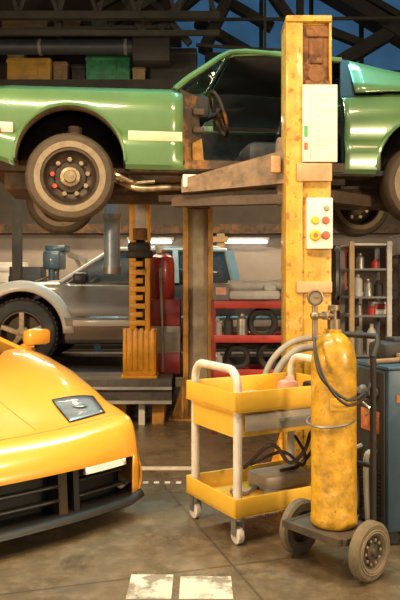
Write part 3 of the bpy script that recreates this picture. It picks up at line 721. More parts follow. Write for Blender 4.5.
# cabin
b = MB()
rows = [[V(-.86,1.52,.895),V(-.5,1.36,.83),V(0,1.28,.80),V(.5,1.36,.83),V(.86,1.52,.895)],[V(-.6,2.35,1.12),V(-.4,2.32,1.135),V(0,2.3,1.14),V(.4,2.32,1.135),V(.6,2.35,1.12)]]
b.grid(rows); b.build('windshield','dark_glass',sc_,60,solid=.01)
b = MB(); b.grid([rows[1],[V(-.6,2.8,1.12),V(-.4,2.8,1.14),V(0,2.8,1.145),V(.4,2.8,1.14),V(.6,2.8,1.12)],[V(-.7,3.6,.93),V(-.4,3.7,.92),V(0,3.7,.92),V(.4,3.7,.92),V(.7,3.6,.93)]]); b.build('roof','car_yellow',sc_,50,solid=.02)
for sg in (-1,1):
    b = MB(); b.grid([[V(sg*.82,1.64,.85),V(sg*.9,2.4,.85),V(sg*.78,3.6,.88)],[V(sg*.6,2.36,1.11),V(sg*.61,2.6,1.12),V(sg*.61,2.8,1.11)]]); b.build('side_window','dark_glass',sc_,50,solid=.01)
    b = MB(); b.tube([V(sg*.88,1.54,.89),V(sg*.61,2.34,1.125)],.025,8); b.build('pillar','car_yellow',sc_)
    b = MB(); b.box((sg*1.06,1.72,.985),(.22,.10,.13),bev=.035,rz=sg*.15); mr = b.build('mirror','car_yellow',sc_)
    b = MB(); b.bar(V(sg*.92,1.74,.88),V(sg*1.02,1.72,.94),.06,.04,up=(0,1,0)); b.build('mirror_stalk','car_yellow',mr)
    for c, z, r in WA:
        w_ = MB(); w_.lathe([(.2,-.11),(.31,-.12),(.325,-.08),(.325,.08),(.31,.12),(.2,.11),(.2,-.11)],(0,0,0),'X',32,None,False)
        ty = w_.build('wheel','rubber',sc_); ty.location = (sg*.80,c+.07,.325)
        w_ = MB(); w_.lathe([(.2,.1*sg),(.17,.08*sg),(.05,.05*sg),(0,.06*sg)],(0,0,0),'X',24); w_.build('rim','light_metal',ty)
b = MB(); b.span((-.9,.2,.1),(.9,4.2,.14)); b.build('floor_pan','black',sc_)

# ------------------------------------------------------------------ tool trolley
tl = thing('tool_trolley', 'yellow two-tier tool trolley with cream tube handles and casters', 'trolley', (.401,4.205,0), math.radians(29.3))
TLx, TLy = .40, .28
def tray(b, z0, z1, t=.012):
    b.span((-TLx,-TLy,z0),(TLx,TLy,z0+.01)); b.span((-TLx,-TLy,z0),(TLx,-TLy+t,z1),.004); b.span((-TLx,TLy-t,z0),(TLx,TLy,z1),.004)
    b.span((-TLx,-TLy,z0),(-TLx+t,TLy,z1),.004); b.span((TLx-t,-TLy,z0),(TLx,TLy,z1),.004)
b = MB(); tray(b,.72,.832); b.build('top_tray','trolley',tl)
b = MB(); tray(b,.152,.256); b.build('bottom_tray','trolley',tl)
b = MB(); b.span((-TLx+.02,-TLy+.03,.58),(TLx-.03,TLy-.03,.719)); b.build('drawer_case','trolley',tl)
b = MB(); b.span((-TLx+.075,-TLy+.012,.605),(TLx-.06,-TLy+.03,.705),.006); dr = b.build('drawer','drawer',tl)
b = MB(); b.bar(V(-.1,-TLy+.005,.66),V(.1,-TLy+.005,.66),.02,.016); b.build('drawer_handle','steel',dr)
for xs_ in (-1,1):
    x = xs_*(TLx-.042)
    b = MB(); r_ = .09; zt = .945; y_ = TLy-.042
    pts = [V(x,-y_,.70),V(x,-y_,zt-r_)]+[V(x,-y_+r_-r_*math.cos(a*PI/12),zt-r_+r_*math.sin(a*PI/12)) for a in range(1,6)]+[V(x,-y_+r_,zt),V(x,y_-r_,zt)]+[V(x,y_-r_+r_*math.sin(a*PI/12),zt-r_+r_*math.cos(a*PI/12)) for a in range(1,6)]+[V(x,y_,zt-r_),V(x,y_,.70)]
    b.tube(pts,.024,12); b.build('handle','trolley_white',tl)
    for ys_ in (-1,1):
        y = ys_*y_
        b = MB(); b.cyl(V(x,y,.13),V(x,y,.72),.025,14); b.build('leg','trolley_white',tl)
        b = MB(); b.span((x-.03,y-.022,.05),(x-.022,y+.022,.15)); b.span((x+.022,y-.022,.05),(x+.03,y+.022,.15)); b.span((x-.03,y-.03,.14),(x+.03,y+.03,.152))
        cs = b.build('caster','steel',tl)
        b = MB(); b.lathe([(.0,-.02),(.03,-.02),(.046,-.016),(.048,0),(.046,.016),(.03,.02),(0,.02)],(x,y,.048),'X',20); b.build('caster_wheel','trolley_white',cs)
def tw(x, y, z):
    a = math.radians(29.3); return V(.401+x*math.cos(a)-y*math.sin(a), 4.205+x*math.sin(a)+y*math.cos(a), z)
TR = math.radians(29.3)
b = MB(); b.box((0,0,.045),(.12,.10,.09),bev=.03); b.ball((.03,.02,.08),.035); tag(b.build('rag','pink',loc=tw(.20,.06,.73),rotz=TR),'crumpled pink rag lying in the trolley top tray','rag')
b = MB(); b.box((0,0,.05),(.17,.1,.1),bev=.02); tag(b.build('battery','black',loc=tw(.29,-.12,.73),rotz=TR),'black block standing in the trolley top tray','battery')
b = MB(); b.box((0,0,.02),(.3,.2,.04),bev=.01); tag(b.build('tool_tray','steel',loc=tw(-.16,0,.73),rotz=TR),'flat steel tray lying in the trolley top tray','tray')
for k, (x, y, l, a, mt, lab, nm, cat) in enumerate(((.0,.1,.3,.4,'steel','long steel wrench lying at the back of the trolley bottom tray','wrench','wrench'),(.1,-.08,.25,-.3,'drawer','grey pry bar lying at the front of the trolley bottom tray','pry_bar','pry bar'),(-.22,.0,.2,1.1,'steel','short steel bar lying near the casters in the trolley bottom tray','steel_bar','bar'))):
    b = MB(); b.bar(V(-l/2,0,.012),V(l/2,0,.012),.03,.02); b.cyl(V(-l/2,0,0.002),V(-l/2,0,.026),.03,12); b.cyl(V(l/2,0,.002),V(l/2,0,.026),.026,12)
    tag(b.build(nm,mt,loc=tw(x,y,.162),rotz=TR+a),lab,cat)
b = MB(); b.box((0,0,.045),(.34,.22,.09),bev=.02); tag(b.build('drip_pan','drawer',loc=tw(.16,.1,.164),rotz=TR),'dull grey metal pan in the trolley bottom tray','pan')
b = MB(); b.tube(smooth_pts([tw(-.1,.1,.3),tw(.0,-.05,.46),tw(.08,-.12,.36),tw(.16,-.16,.43),tw(.24,-.12,.52),tw(.33,-.05,.42),tw(.28,.05,.28),tw(.12,.02,.275)]),.012,8); tag(b.build('cable','hose'),'black cable looping under the trolley drawer','cable')
b = MB(); b.tube(smooth_pts([tw(-.02,.15,.3),tw(.1,-.02,.40),tw(.2,-.08,.32),tw(.3,.02,.36),tw(.3,.12,.45)]),.010,8); tag(b.build('cable','dark'),'dark brown cable hanging behind the black cable under the drawer','cable')
# thick grey hoses from the trolley over to the column
for k, (pts, r_, lab) in enumerate((([(262,388,4.62),(268,368,4.66),(279,352,4.7),(293,342,4.75),(312,338,4.82),(322,345,4.86)],.022,'upper grey flexible hose arching from the trolley to the yellow column'),
                                    ([(272,384,4.6),(280,367,4.64),(290,355,4.68),(303,348,4.74),(318,352,4.8)],.026,'lower thicker grey hose arching over the trolley tray'))):
    b = MB(); b.tube(smooth_pts([at(*p) for p in pts]+[at(pts[-1][0]+2,pts[-1][1]+40,4.86)]),r_,10); tag(b.build('flexible_hose','grey_hose'),lab,'hose','grey hoses over the trolley')

# ------------------------------------------------------------------ gas cylinder and cart
AX = V(.646,-.763,0).normalized(); ca = math.atan2(AX.y, AX.x)
ct = thing('cylinder_cart', 'rusty steel two-wheeled cart carrying the yellow gas cylinder', 'cart', (.667,3.525,0), ca)
def cart_wheel(x, sg):
    b = MB(); w_ = .028; r_ = .142
    b.lathe([(r_*.55,-w_*.7),(r_*.62,-w_),(r_*.9,-w_),(r_,-w_*.6),(r_,w_*.6),(r_*.9,w_),(r_*.62,w_),(r_*.55,w_*.7)],(0,0,0),'X',36,None,False)
    b.lathe([(r_*.55,w_*.7),(r_*.55,-w_*.7)],(0,0,0),'X',36,None,False)
    ty = b.build('wheel','cart_tyre',ct); ty.location = (x,0,r_)
    o = sg*w_
    b = MB(); b.lathe([(r_*.56,o*.7),(r_*.5,o*.5),(r_*.46,o*.1),(r_*.3,o*.1),(r_*.27,o*.6),(r_*.16,o*.8),(r_*.1,o*1.3),(0,o*1.3)],(0,0,0),'X',32,None,False); b.build('hub','cart',ty)
    b = MB()
    for i in range(10):
        a = 2*PI*i/10; b.ball((o*.75,math.cos(a)*r_*.4,math.sin(a)*r_*.4),.0085,.6,1,1,8)
    for rr in (.74,.66): b.tube([V(o*1.0,math.cos(t*PI/16)*r_*rr,math.sin(t*PI/16)*r_*rr) for t in range(32)],.004,6,closed=True)
    b.build('hub_bolts','tan_band',ty)
cart_wheel(.225,1); cart_wheel(-.215,-1)
b = MB(); b.cyl(V(-.21,0,.142),V(.22,0,.142),.014,12); b.build('axle','steel',ct)
b = MB(); b.span((-.17,-.14,.196),(.17,.15,.212),.003); b.bar(V(-.19,-.15,.20),V(.17,-.15,.20),.03,.035); b.bar(V(-.175,-.14,.2),V(-.175,.16,.2),.025,.03); b.bar(V(.175,-.14,.2),V(.175,.16,.2),.025,.03)
b.bar(V(-.17,0,.12),V(-.17,0,.2),.03,.03); b.bar(V(.17,0,.12),V(.17,0,.2),.03,.03); b.build('platform','cart',ct)
b = MB()
for x in (-.13,.13): b.cyl(V(x,.16,.2),V(x,.16,1.05),.016,12)
for z in (.5,.85): b.cyl(V(-.13,.16,z),V(.13,.16,z),.012,10)
b.tube([V(-.13,.16,1.05),V(-.13,.2,1.12),V(-.1,.24,1.15),V(.1,.24,1.15),V(.13,.2,1.12),V(.13,.16,1.05)],.016,10); b.build('frame','dark',ct)
b = MB(); b.tube([V(.121*math.cos(a),.121*math.sin(a)-.01,.74+.02*math.sin(a)) for a in [2*PI*t/32 for t in range(32)]],.006,6,closed=True); b.build('chain','steel',ct)
gc = thing('gas_cylinder', 'tall worn yellow gas cylinder with pressure gauge strapped on the cart', 'gas cylinder', (.672,3.518,.213), 0)
b = MB(); b.lathe([(0,0),(.10,0),(.112,.008),(.116,.02),(.116,.05),(.113,.058),(.113,.80),(.111,.835),(.104,.87),(.09,.91),(.07,.94),(.052,.955),(.04,.962),(.04,.98),(0,.98)],(0,0,0),'Z',40); b.build('body','cyl_yellow',gc)
b = MB(); b.cyl((0,0,.97),(0,0,1.03),.032,16); b.cyl((0,0,1.03),(0,0,1.09),.018,12); b.cyl((0,0,1.075),(0,0,1.10),.03,14); b.cyl((0,0,1.05),(-.10,-.06,1.05),.015,10); b.build('valve','brass',gc)
b = MB(); b.cyl((-.105,-.06,.93),(-.105,-.06,1.11),.014,10); b.ball((-.105,-.06,1.05),.024); b.box((-.05,-.03,1.05),(.03,.035,.04),bev=.005); b.build('regulator','brass',gc)
b = MB(); b.lathe([(0,.02),(.037,.018),(.04,0),(.04,-.018),(.034,-.02),(.032,-.012),(0,-.012)],(-.105,-.065,1.14),'Y',24); gg = b.build('gauge','brass',gc)
b = MB(); b.lathe([(0,-.013),(.031,-.013),(.031,-.0155),(0,-.0155)],(-.105,-.065,1.14),'Y',24); b.box((-.10,-.0825,1.145),(.022,.003,.004)); b.build('gauge_dial','tan_band',gg)
b = MB(); b.box((.02,-.113,.5),(.07,.006,.05)); b.bm.clear(); b.box((.0,-.111,.62),(.075,.008,.06),bev=.003); b.build('faded_label','trolley',gc)
for k, (dx, lab) in enumerate(((0,'outer black gas hose draped across the front of the yellow cylinder'),(-5,'inner black gas hose draped across the front of the yellow cylinder'))):
    pts = [(314.5,338,3.44),(316+dx*.2,352,3.40),(322+dx*.5,374,3.36),(334+dx*.5,394+dx,3.36),(348,405+dx,3.37),(361,401+dx,3.42),(369,388,3.50),(372,372,3.60),(372,364,3.68)]
    b = MB(); b.tube(smooth_pts([at(*p) for p in pts]),.0075,8); tag(b.build('gas_hose','hose'),lab,'hose','gas hoses on the yellow cylinder')

# ------------------------------------------------------------------ blue welding machine
wr = math.radians(17)
wm = thing('welding_machine', 'blue steel welding machine with dark front panel beside the gas cylinder', 'welding machine', (1.007,3.75,0), wr)
b = MB(); b.span((0,0,.08),(.62,.40,.955),.012); b.build('cabinet','blue',wm)
b = MB(); b.span((-.004,-.006,.955),(.626,.406,.972),.004); b.build('lid','blue',wm)
b = MB(); b.span((-.014,.02,.1),(0,.385,.94),.004); fp = b.build('front_panel','dark',wm)
b = MB()
for i in range(12): b.span((-.022,.05,.14+i*.022),(-.012,.35,.15+i*.022))
b.build('vent_slats','dark',fp)
b = MB(); b.span((-.02,.06,.60),(-.012,.25,.72),.003); b.build('warning_plate','orange_label',fp)
for y, z in ((.1,.82),(.22,.82),(.31,.80)):
    b = MB(); b.lathe([(.03,-.014),(.03,-.03),(.02,-.045),(0,-.045)],(0,y,z),'X',14); b.build('knob','grey',fp)
b = MB(); b.tube(smooth_pts([V(-.04,.12,.80),V(-.06,.16,.77),V(-.045,.1,.73),V(-.05,.15,.69)]),.008,6); b.build('hook','chrome',fp)
b = MB(); b.tube(smooth_pts([V(-.01,.1,.5),V(-.07,.1,.48),V(-.06,.12,.3),V(-.05,.12,.1),V(-.02,.2,.02)]),.016,8); b.tube(smooth_pts([V(-.01,.25,.5),V(-.06,.26,.45),V(-.05,.24,.2),V(-.04,.3,.03)]),.016,8); b.build('power_lead','drawer',wm)
b = MB(); b.span((.05,-.006,.78),(.12,0,.82)); b.build('side_label','orange_label',wm)
for x in (.06,.56):
    for y in (.06,.34):
        b = MB(); b.lathe([(.0,-.02),(.035,-.02),(.04,0),(.035,.02),(0,.02)],(x,y,.04),'Y',16); b.build('caster','black',wm)
def ww(x, y, z): return V(1.007+x*math.cos(wr)-y*math.sin(wr), 3.75+x*math.sin(wr)+y*math.cos(wr), z)
b = MB(); b.box((0,0,.055),(.34,.2,.11),bev=.03); b.box((.02,0,.12),(.2,.1,.03),bev=.01); tag(b.build('tool_bag','dark',loc=ww(.27,.29,.972),rotz=wr),'dark grey tool case lying on the blue welding machine','tool case')
b = MB(); b.cyl((-.1,0,.016),(.12,.04,.016),.014,10); b.box((.13,.042,.026),(.035,.09,.05),bev=.008); tag(b.build('hammer','wood',loc=ww(.06,.12,.973),rotz=wr),'wooden-handled hammer lying on the blue welding machine','hammer')
b = MB(); b.cyl((0,0,0),(0,0,.10),.035,16); b.mi = 1; b.cyl((0,0,.10),(0,0,.18),.034,16); b.cyl((0,0,.18),(0,0,.21),.015,12); tag(b.build('spray_can',['blue','white'],loc=ww(.12,.2,.973)+V(.17,.1,0)),'blue and white spray can standing on the blue welding machine','spray can')

# ------------------------------------------------------------------ red rack with tyres
rk = thing('tyre_rack', 'red steel rack behind the trolley holding tyres', 'rack', (.55,6.75,0))
b = MB()
b.build  # noqa
for x in (-.42,.42):
    for y in (-.2,.2):
        b = MB(); b.span((x-.018,y-.018,0),(x+.018,y+.018,1.24)); b.build('upright','dark_red',rk)
for z in (.25,.56,.88,1.20):
    b = MB(); b.span((-.42,-.225,z-.025),(.42,-.19,z+.045),.004); b.span((-.42,.19,z-.025),(.42,.225,z+.045),.004); b.span((-.4,-.2,z-.02),(.4,.2,z)); b.build('shelf','red',rk)
def tyre(name, loc, r, w, lab, axis='Y', mt='rubber', grp='tyres on the red rack'):
    b = MB(); h = w/2
    b.lathe([(r*.6,-h*.8),(r*.65,-h),(r*.88,-h),(r,-h*.6),(r,h*.6),(r*.88,h),(r*.65,h),(r*.6,h*.8)],(0,0,0),axis,32,None,False); b.lathe([(r*.6,h*.8),(r*.6,-h*.8)],(0,0,0),axis,32,None,False)
    for s_ in (-1,1): b.tube([V(math.cos(t*PI/14)*r*.75,s_*h*1.0,math.sin(t*PI/14)*r*.75) if axis == 'Y' else V(math.cos(t*PI/14)*r*.75,math.sin(t*PI/14)*r*.75,s_*h) for t in range(28)],.006,5,closed=True)
    return tag(b.build(name,mt,loc=loc),lab,'tyre',grp)
tyre('tyre',(.60,6.72,.88+.15),.148,.1,'small black tyre standing on the upper bay of the red rack')
tyre('tyre',(.70,6.80,.56+.155),.152,.12,'black tyre standing on the middle bay of the red rack')
tyre('tyre',(.36,6.78,.56+.13),.128,.1,'smaller black tyre standing beside the cans on the red rack')
for k, (x, z, r, h, mt, lab) in enumerate(((.16,.88,.05,.2,'pale_grey','pale grey can at the end of the upper red shelf'),(.27,.88,.045,.22,'dark','dark can beside the pale grey can on the red rack'),(.40,.88,.05,.24,'steel','steel canister standing beside the small rack tyre'),(.17,.56,.045,.19,'pale_grey','grey can at the end of the middle red shelf'),(.30,.25,.06,.22,'dark','dark can on the lowest red shelf'))):
    b = MB(); b.lathe([(0,0),(r,0),(r,h*.8),(r*.5,h*.9),(r*.5,h),(0,h)],(0,0,0),'Z',18); tag(b.build('can',mt,loc=(x,6.66,z)),lab,'can','cans on the red rack')
b = MB(); b.box((0,0,.05),(.5,.2,.1),bev=.04); b.cyl((-.25,0,.14),(.26,0,.15),.05,14); b.box((.15,0,.12),(.12,.16,.06),bev=.02); tag(b.build('exhaust_part','pale_grey',loc=(.52,6.75,1.246)),'pale grey bundle lying on top of the red rack','exhaust part')
b = MB(); b.box((0,0,.08),(.16,.14,.16),bev=.01); b.mi = 1; b.box((0,-.071,.09),(.1,.006,.07)); tag(b.build('parts_box',['grey','pink'],loc=(.20,6.72,1.246)),'grey parts box with pink label on top of the red rack','box')

# ------------------------------------------------------------------ red tank on stand
rt = thing('oil_dispenser', 'red tank with yellow valve on a dark red stand beside the orange column', 'oil dispenser', (-.405,7.43,RZ))
b = MB(); b.lathe([(0,.78),(.12,.78),(.135,.80),(.135,1.16),(.12,1.22),(.07,1.255),(.03,1.27),(0,1.27)],(0,0,0),'Z',28); b.build('tank','red_tank',rt)
b = MB(); b.cyl((-.03,0,1.265),(-.03,0,1.31),.03,12); b.cyl((-.03,0,1.31),(-.03,0,1.345),.045,12); b.build('valve','panel_white',rt)
b = MB(); b.span((-.2,-.12,.5),(.2,.12,.78),.01); b.build('cabinet','dark_red',rt)
b = MB(); b.span((-.16,-.12,.22),(.2,.12,.5),.006); b.build('filter_section','drawer',rt)
b = MB(); b.span((-.16,-.12,.0),(.2,.12,.22),.006); b.build('stand','dark_red',rt)
b = MB(); b.tube(smooth_pts([V(-.01,-.14,1.1),V(.0,-.17,.9),V(.015,-.17,.5),V(.02,-.16,.03)]),.014,8); b.build('hose','tan_band',rt)

# hanging extraction pipe
ep = thing('extraction_duct', 'pale blue steel extraction pipe hanging above the pickup window', 'duct', at(112,272,7.3))
b = MB(); b.cyl((0,0,.0),(0,0,1.7),.085,20); b.build('pipe','pipe_blue',ep)
b = MB(); b.cyl((0,0,-.02),(0,0,.05),.10,20); b.build('collar','steel',ep)
b = MB(); b.cyl((0,0,.55),(0,0,.6),.097,20); b.build('joint_band','steel',ep)
b = MB(); b.span((-.11,-.11,1.2),(.11,.11,1.26)); b.bar((.05,-.02,1.23),(.2,-.10,1.23),.05,.05); b.build('bracket','rafter',ep)

# ------------------------------------------------------------------ grey rack by the welder
gr = thing('storage_rack', 'grey open storage rack with tan post behind the blue welding machine', 'rack', (1.47,6.2,0))
for x, y, mt in ((-.17,-.2,'card'),(.15,-.2,'pale_grey'),(-.17,.2,'grey'),(.15,.2,'grey')):
    b = MB(); b.span((x-.02,y-.02,0),(x+.02,y+.02,1.77)); b.build('upright',mt,gr)
for z in (.45,.8,1.14,1.30,1.54,1.755):
    b = MB(); b.span((-.19,-.21,z-.02),(.18,.21,z),.003); b.build('shelf','pale_grey' if z > 1.7 else 'grey',gr)
items = [(-.08,1.54,'can','steel',.035,.13,'steel can alone at the tan post on the upper grey shelf'),
         (.05,1.54,'can','red',.03,.08,'small red can on the upper grey shelf'),
         (-.10,1.30,'can','pale_grey',.04,.19,'tall pale can at the tan post on the second grey shelf'),
         (-.01,1.30,'can','steel',.035,.15,'steel can beside the tall pale can on the grey rack'),
         (.08,1.30,'jar','dark',.04,.14,'dark jar in the middle of the second grey shelf'),
         (-.09,1.14,'can','steel',.03,.11,'short steel can at the tan post on the third grey shelf'),
         (.02,1.14,'can','red',.035,.075,'short red can on the third grey shelf'),
         (-.10,.80,'bottle','grey',.045,.24,'grey bottle at the tan post on the fourth grey shelf'),
         (.02,.80,'bottle','pale_grey',.04,.26,'pale grey bottle on the fourth grey shelf')]
for x, z, nm, mt, r, h, lab in items:
    b = MB(); b.lathe([(0,0),(r,0),(r,h*.72),(r*.6,h*.84),(r*.45,h*.86),(r*.45,h),(0,h)],(0,0,0),'Z',16); tag(b.build(nm,mt,loc=(1.47+x,6.08,z)),lab,nm,'cans and jars on the grey rack')
b = MB(); b.box((0,0,.055),(.12,.16,.11),bev=.006); b.mi = 1; b.box((0,-.08,.07),(.10,.01,.05)); tag(b.build('parts_box',['white','red'],loc=(1.565,6.18,1.14)),'white box with red lid band on the third grey shelf','box')
r2 = thing('storage_rack', 'dark open storage rack carrying a large white box on top', 'rack', (2.02,6.25,0))
for x in (-.28,.28):
    for y in (-.2,.2):
        b = MB(); b.span((x-.02,y-.02,0),(x+.02,y+.02,1.66)); b.build('upright','dark',r2)
for z in (.45,.8,1.14,1.36,1.66):
    b = MB(); b.span((-.3,-.21,z-.02),(.3,.21,z),.003); b.build('shelf','grey',r2)
b = MB(); b.box((0,0,.085),(.5,.34,.17),bev=.01); b.box((0,0,.17),(.52,.36,.02),bev=.004); tag(b.build('storage_box','white',loc=(2.0,6.25,1.66)),'large white box on top of the dark storage rack','box')
for x, z, nm, mt, r, h, lab in ((-.2,1.36,'jar','pale_grey',.045,.17,'pale grey jar on the top inner shelf of the dark rack'),(-.08,1.36,'jar','dull_green',.05,.14,'dull green jar beside the pale grey jar on the dark rack'),(-.21,1.14,'can','dark',.04,.13,'dark can on the middle shelf of the dark rack'),(-.1,1.14,'can','grey',.05,.15,'grey can beside the dark can on the dark rack'),(-.2,.8,'bottle','card',.045,.22,'tan bottle on the lower shelf of the dark rack'),(-.08,.8,'bottle','steel',.045,.24,'steel bottle beside the tan bottle on the dark rack')):
    b = MB(); b.lathe([(0,0),(r,0),(r,h*.72),(r*.6,h*.84),(r*.45,h*.86),(r*.45,h),(0,h)],(0,0,0),'Z',16); tag(b.build(nm,mt,loc=(2.02+x,6.12,z)),lab,nm,'cans and jars on the dark rack')
tb = thing('dark_screen_board', 'dark upright steel tool board added as a screen behind the grey storage rack', 'tool board', (2.1,7.25,0))
b = MB(); b.span((-.75,0,.25),(1.1,.05,1.8),.004); b.build('board','rim_brown',tb)  # dark board added to cover the bright wall behind the rack
for x in (-.7,1.05):
    b = MB(); b.span((x-.03,.05,0),(x+.03,.1,1.8)); b.build('post','dark',tb); b = MB(); b.span((x-.03,-.2,0),(x+.03,.25,.03)); b.build('foot','dark',tb)
for k, (x, z, l, mt, lab) in enumerate(((-.68,1.66,.5,'steel','long steel spanner hanging at the end of the dark tool board'),(-.6,1.64,.38,'red_part','red handled tool hanging beside the long spanner on the tool board'),(-.53,1.67,.55,'grey','grey bar hanging on the tool board beside the red handled tool'),(-.44,1.2,.4,'pale_grey','pale grey spanner hanging low on the tool board'),(-.66,1.15,.35,'dark_red','dark red pump handle hanging low at the end of the tool board'))):
    b = MB(); b.bar((0,0,-l/2),(0,0,l/2),.03,.012,up=(0,1,0)); b.cyl((0,-.01,l/2),(0,.01,l/2),.03,12); b.cyl((0,-.01,-l/2),(0,.01,-l/2),.026,12)
    tag(b.build('hand_tool',mt,loc=(2.1+x,7.235,z-l/2+.1)),lab,'hand tool','tools on the dark tool board')
# workbench along the wall between the yellow column and grey rack
wb = thing('workbench', 'dark steel workbench against the rear wall behind the pickup', 'workbench', (-.3,12.0,0))
b = MB(); b.span((-5.0,-.4,.86),(5.6,.4,.92),.005); b.build('bench_top','wood',wb)
for x in (-4.9,-2.5,0,2.6,5.5):
    b = MB(); b.span((x-.04,-.36,0),(x+.04,.36,.86)); b.build('leg','dark',wb)
b = MB(); b.span((-5,-.35,.25),(5.5,.35,.28)); b.build('shelf','dark',wb)
def bx(nm, mt, loc, size, lab, cat, grp=None, rz=0, lid=True):
    b = MB(); b.box((0,0,size[2]/2),size,bev=.01)
    if lid: b.box((0,0,size[2]*.86),(size[0]+.02,size[1]+.02,size[2]*.1),bev=.004); b.box((0,-size[1]/2-.004,size[2]*.45),(size[0]*.4,.012,size[2]*.3),bev=.002)
    return tag(b.build(nm,mt,loc=loc,rotz=rz),lab,cat,grp)
g1 = 'boxes and cases on the rear workbench'
for x, mt, s, lab in ((-3.75,'pale_grey',(.5,.4,.75),'tall pale grey case at the end of the rear workbench'),(-3.2,'white',(.45,.4,.82),'tall white case standing beside the pale case on the rear bench'),(-2.72,'card',(.4,.4,.62),'cardboard carton on the rear bench beside the drill press'),
                      (-.75,'pale_grey',(.5,.4,.58),'pale grey crate on the rear bench seen past the red tank'),(1.4,'dark',(.4,.35,.5),'dark case on the rear bench behind the yellow column'),(2.15,'grey',(.45,.35,.62),'grey case on the rear bench behind the grey rack'),(2.9,'white',(.5,.4,.55),'white carton on the rear bench behind the tall cabinet')):
    bx('tool_case' if 'case' in lab else 'carton', mt, (x,11.95,.92), s, lab, 'case' if 'case' in lab else 'carton', g1)
dp = thing('drill_press', 'blue grey drill press on the floor behind the pickup hood', 'drill press', (at(52,280,9.9).x,10.2,0))
b = MB(); b.cyl((0,0,0.03),(0,0,1.95),.045,14); b.span((-.2,-.25,0),(.2,.2,.05),.01); b.build('column','steel',dp)
b = MB(); b.box((0,-.12,1.72),(.24,.5,.26),bev=.03); b.cyl((0,-.3,1.35),(0,-.3,1.6),.05,12); b.box((0,.1,1.9),(.3,.4,.1),bev=.03); b.build('head','blue',dp)
b = MB(); b.box((0,-.25,1.1),(.34,.34,.04),bev=.005); b.cyl((-.02,-.2,1.5),(-.25,-.25,1.42),.012,8); b.build('table','grey',dp)
bx('machine_cabinet','navy',(-2.75,11.2,0),(.5,.4,1.65),'dark blue-black machine cabinet behind the pickup hood','cabinet')
eh = thing('engine_hoist', 'grey engine hoist with a raised arm behind the pickup windscreen', 'hoist', (at(88,280,10).x,10.95,0))
b = MB(); b.span((-.05,-.05,0),(.05,.05,1.7)); b.span((-.5,-.05,.05),(.5,.05,.12)); b.build('mast','blue',eh)
b = MB(); b.bar((0,0,1.68),(-.75,0,1.95),.09,.09); b.bar((0,0,1.1),(-.35,0,1.8),.05,.05); b.build('arm','steel',eh)
# wall lamps and board on the rear wall
fl = thing('wall_lamp', 'lit fluorescent batten lamp on the pale rear wall past the yellow column', 'lamp', (at(246,240,12.3).x,12.42,at(246,240,12.3).z))
b = MB(); b.span((-.42,-.03,.0),(.42,.08,.06),.01); b.build('housing','white',fl)
b = MB(); b.cyl((-.38,-.06,-.03),(.38,-.06,-.03),.02,12); b.build('tube','tube_on',fl)
fl2 = dup(fl, 'lit fluorescent batten lamp on the pale rear wall beside the red tank', (at(150,240,12.3).x,12.42,at(150,240,12.3).z))
b = MB(); b.span((-.07,-.1,.92),(.07,.1,2.25)); b.span((-.3,-.12,2.1),(.12,.1,2.2)); tag(b.build('pipe_bracket','card',loc=(at(221,270,12.1).x,12.3,0)),'tan upright bracket beside the lit batten lamp on the rear wall','bracket')
b = MB(); b.span((-6.4,-.12,0),(6.4,.12,.16)); struct(b.build('trim_wall_beam','under',loc=(0,12.36,2.26)))

# ------------------------------------------------------------------ stuff stored on the mezzanine and up in the roof
DK = 4.24
g2 = 'crates on the mezzanine'
bx('crate','ochre',(at(33,70,10.2).x,10.2,DK),(.62,.5,.36),'ochre crate on the mezzanine above the green car hood','crate',g2)
bx('crate','green_crate',(at(110,72,10.2).x,10.2,DK),(.62,.5,.40),'bright green crate on the mezzanine above the green car fender','crate',g2)
bx('crate','wood',(at(63,70,10.25).x,10.25,DK),(.2,.4,.34),'brown wooden crate on the mezzanine beside the ochre crate','crate',g2)
bx('crate','dark',(at(81,70,10.25).x,10.25,DK),(.2,.4,.3),'dark crate on the mezzanine beside the bright green crate','crate',g2)
bx('crate','card',(at(140,72,10.25).x,10.25,DK),(.18,.4,.26),'small cardboard carton on the mezzanine beside the bright green crate','carton',g2)
bx('crate','dark',(at(174,62,10.15).x,10.2,DK),(.66,.5,.5),'big dark chest at the open end of the mezzanine','chest',g2)
b = MB(); b.cyl((-.12,0,.1),(.12,0,.1),.1,16); b.ball((.0,0,.13),.1); tag(b.build('sack','pale_grey',loc=(at(18,62,10.1).x,10.05,DK+.36)),'pale crumpled sack lying on the ochre crate','sack')
b = MB(); b.span((RX0,-.35,0),(-.3,.35,.05)); struct(b.build('trim_upper_shelf','truss',loc=(0,11.1,5.24)))
for px, mt, w_, h_, lab in ((28,'card',.7,.2,'long tan roll case on the upper shelf under the roof'),(108,'dull_green',.45,.22,'dull green box on the upper shelf under the roof'),(70,'wood',.4,.15,'brown box on the upper shelf between tan and green boxes'),(150,'wood',.35,.16,'brown box at the end of the upper shelf')):
    bx('box', mt, (at(px,30,11).x,10.98,5.29), (w_,.4,h_), lab, 'box', 'boxes on the upper shelf')
ad = thing('air_duct', 'blue-black round air duct running under the roof above the green car', 'duct', (-3.2,9.45,at(80,47,9.45).z))
b = MB(); b.cyl((-3.2,0,0),(2.6,0,0),.10,20); b.build('duct','navy',ad)
for x in (-1.15,.0,1.05,2.2):
    b = MB(); b.cyl((x-.02,0,0),(x+.02,0,0),.112,20); b.build('clamp','grey',ad)
b = MB(); b.box((2.55,.0,-.05),(.5,.3,.36),bev=.02); b.build('fan_box','dark',ad)

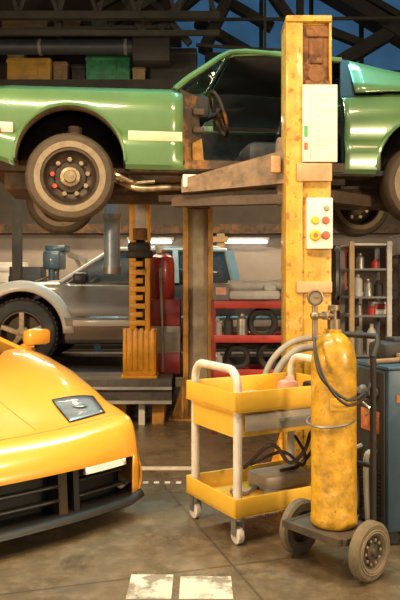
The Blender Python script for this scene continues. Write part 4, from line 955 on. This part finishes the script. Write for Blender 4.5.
# ------------------------------------------------------------------ light
w = bpy.data.worlds.new('sky'); SC.world = w; w.use_nodes = True
nt = w.node_tree; bg = nt.nodes['Background']
tc = nt.nodes.new('ShaderNodeTexCoord'); sp = nt.nodes.new('ShaderNodeSeparateXYZ'); nt.links.new(tc.outputs['Generated'], sp.inputs[0])
cr = nt.nodes.new('ShaderNodeValToRGB'); cr.color_ramp.elements[0].position = 0; cr.color_ramp.elements[0].color = (1.0,.90,.76,1)
cr.color_ramp.elements[1].position = .6; cr.color_ramp.elements[1].color = (.80,.92,1.05,1)
nt.links.new(sp.outputs['Z'], cr.inputs[0]); nt.links.new(cr.outputs[0], bg.inputs['Color']); bg.inputs['Strength'].default_value = .5
def area(name, loc, size, power, col, target=None, shape='RECTANGLE'):
    l = bpy.data.lights.new(name, 'AREA'); l.shape = shape; l.size, l.size_y = size; l.energy = power; l.color = col
    o = bpy.data.objects.new(name, l); COL.objects.link(o); o.location = loc
    d = (Vector(target)-Vector(loc)) if target else Vector((0,0,-1))
    o.rotation_euler = d.to_track_quat('-Z','Y').to_euler(); return o
WARM = (1,.77,.49)
area('warm_fill_front', (-.8,1.9,4.8), (1.6,.5), 170, WARM)  # warm overhead area lights added out of view for brightness, no fixtures built
area('warm_fill_side', (2.2,2.4,4.8), (1.6,.5), 150, WARM)
area('warm_fill_car', (-2.6,2.6,4.7), (1.6,.5), 190, WARM)
area('warm_fill_mid', (-1.4,8.2,3.6), (1.6,.4), 110, WARM)  # added unseen fill, brightens the area behind the lifted car
area('warm_fill_rear', (1.2,10.6,3.9), (1.6,.4), 110, WARM)
area('warm_fill_rear_bench', (-2.4,10.9,3.85), (1.6,.4), 90, WARM)
area('cool_roof_fill', (.4,6.1,6.3), (4.0,1.2), 130, (.30,.82,1.0)).data.spread = math.radians(90)  # cool light added under the closed roof to tint upward faces teal
area('side_fill_west', (-4.2,.5,2.2), (.8,.5), 170, WARM, (-.6,7.4,1.0))  # unseen side fills added to brighten the rear columns and pickup
area('side_fill_east', (4.2,.5,2.2), (.8,.5), 170, WARM, (.6,7.2,1.0))

# ------------------------------------------------------------------ camera
cd = bpy.data.cameras.new('camera'); cam = bpy.data.objects.new('camera', cd); COL.objects.link(cam)
cam.location = (0,0,H); cam.rotation_euler = (PI/2,0,0)
cd.sensor_fit = 'VERTICAL'; cd.sensor_height = 24; cd.sensor_width = 16; cd.lens = F/600*24
cd.shift_y = -(300-Y0)/600
cd.clip_start = .05
SC.camera = cam
vs = SC.view_settings; vs.view_transform = 'Standard'; vs.look = 'None'; vs.gamma = 1; vs.use_curve_mapping = False
vs.exposure = .25
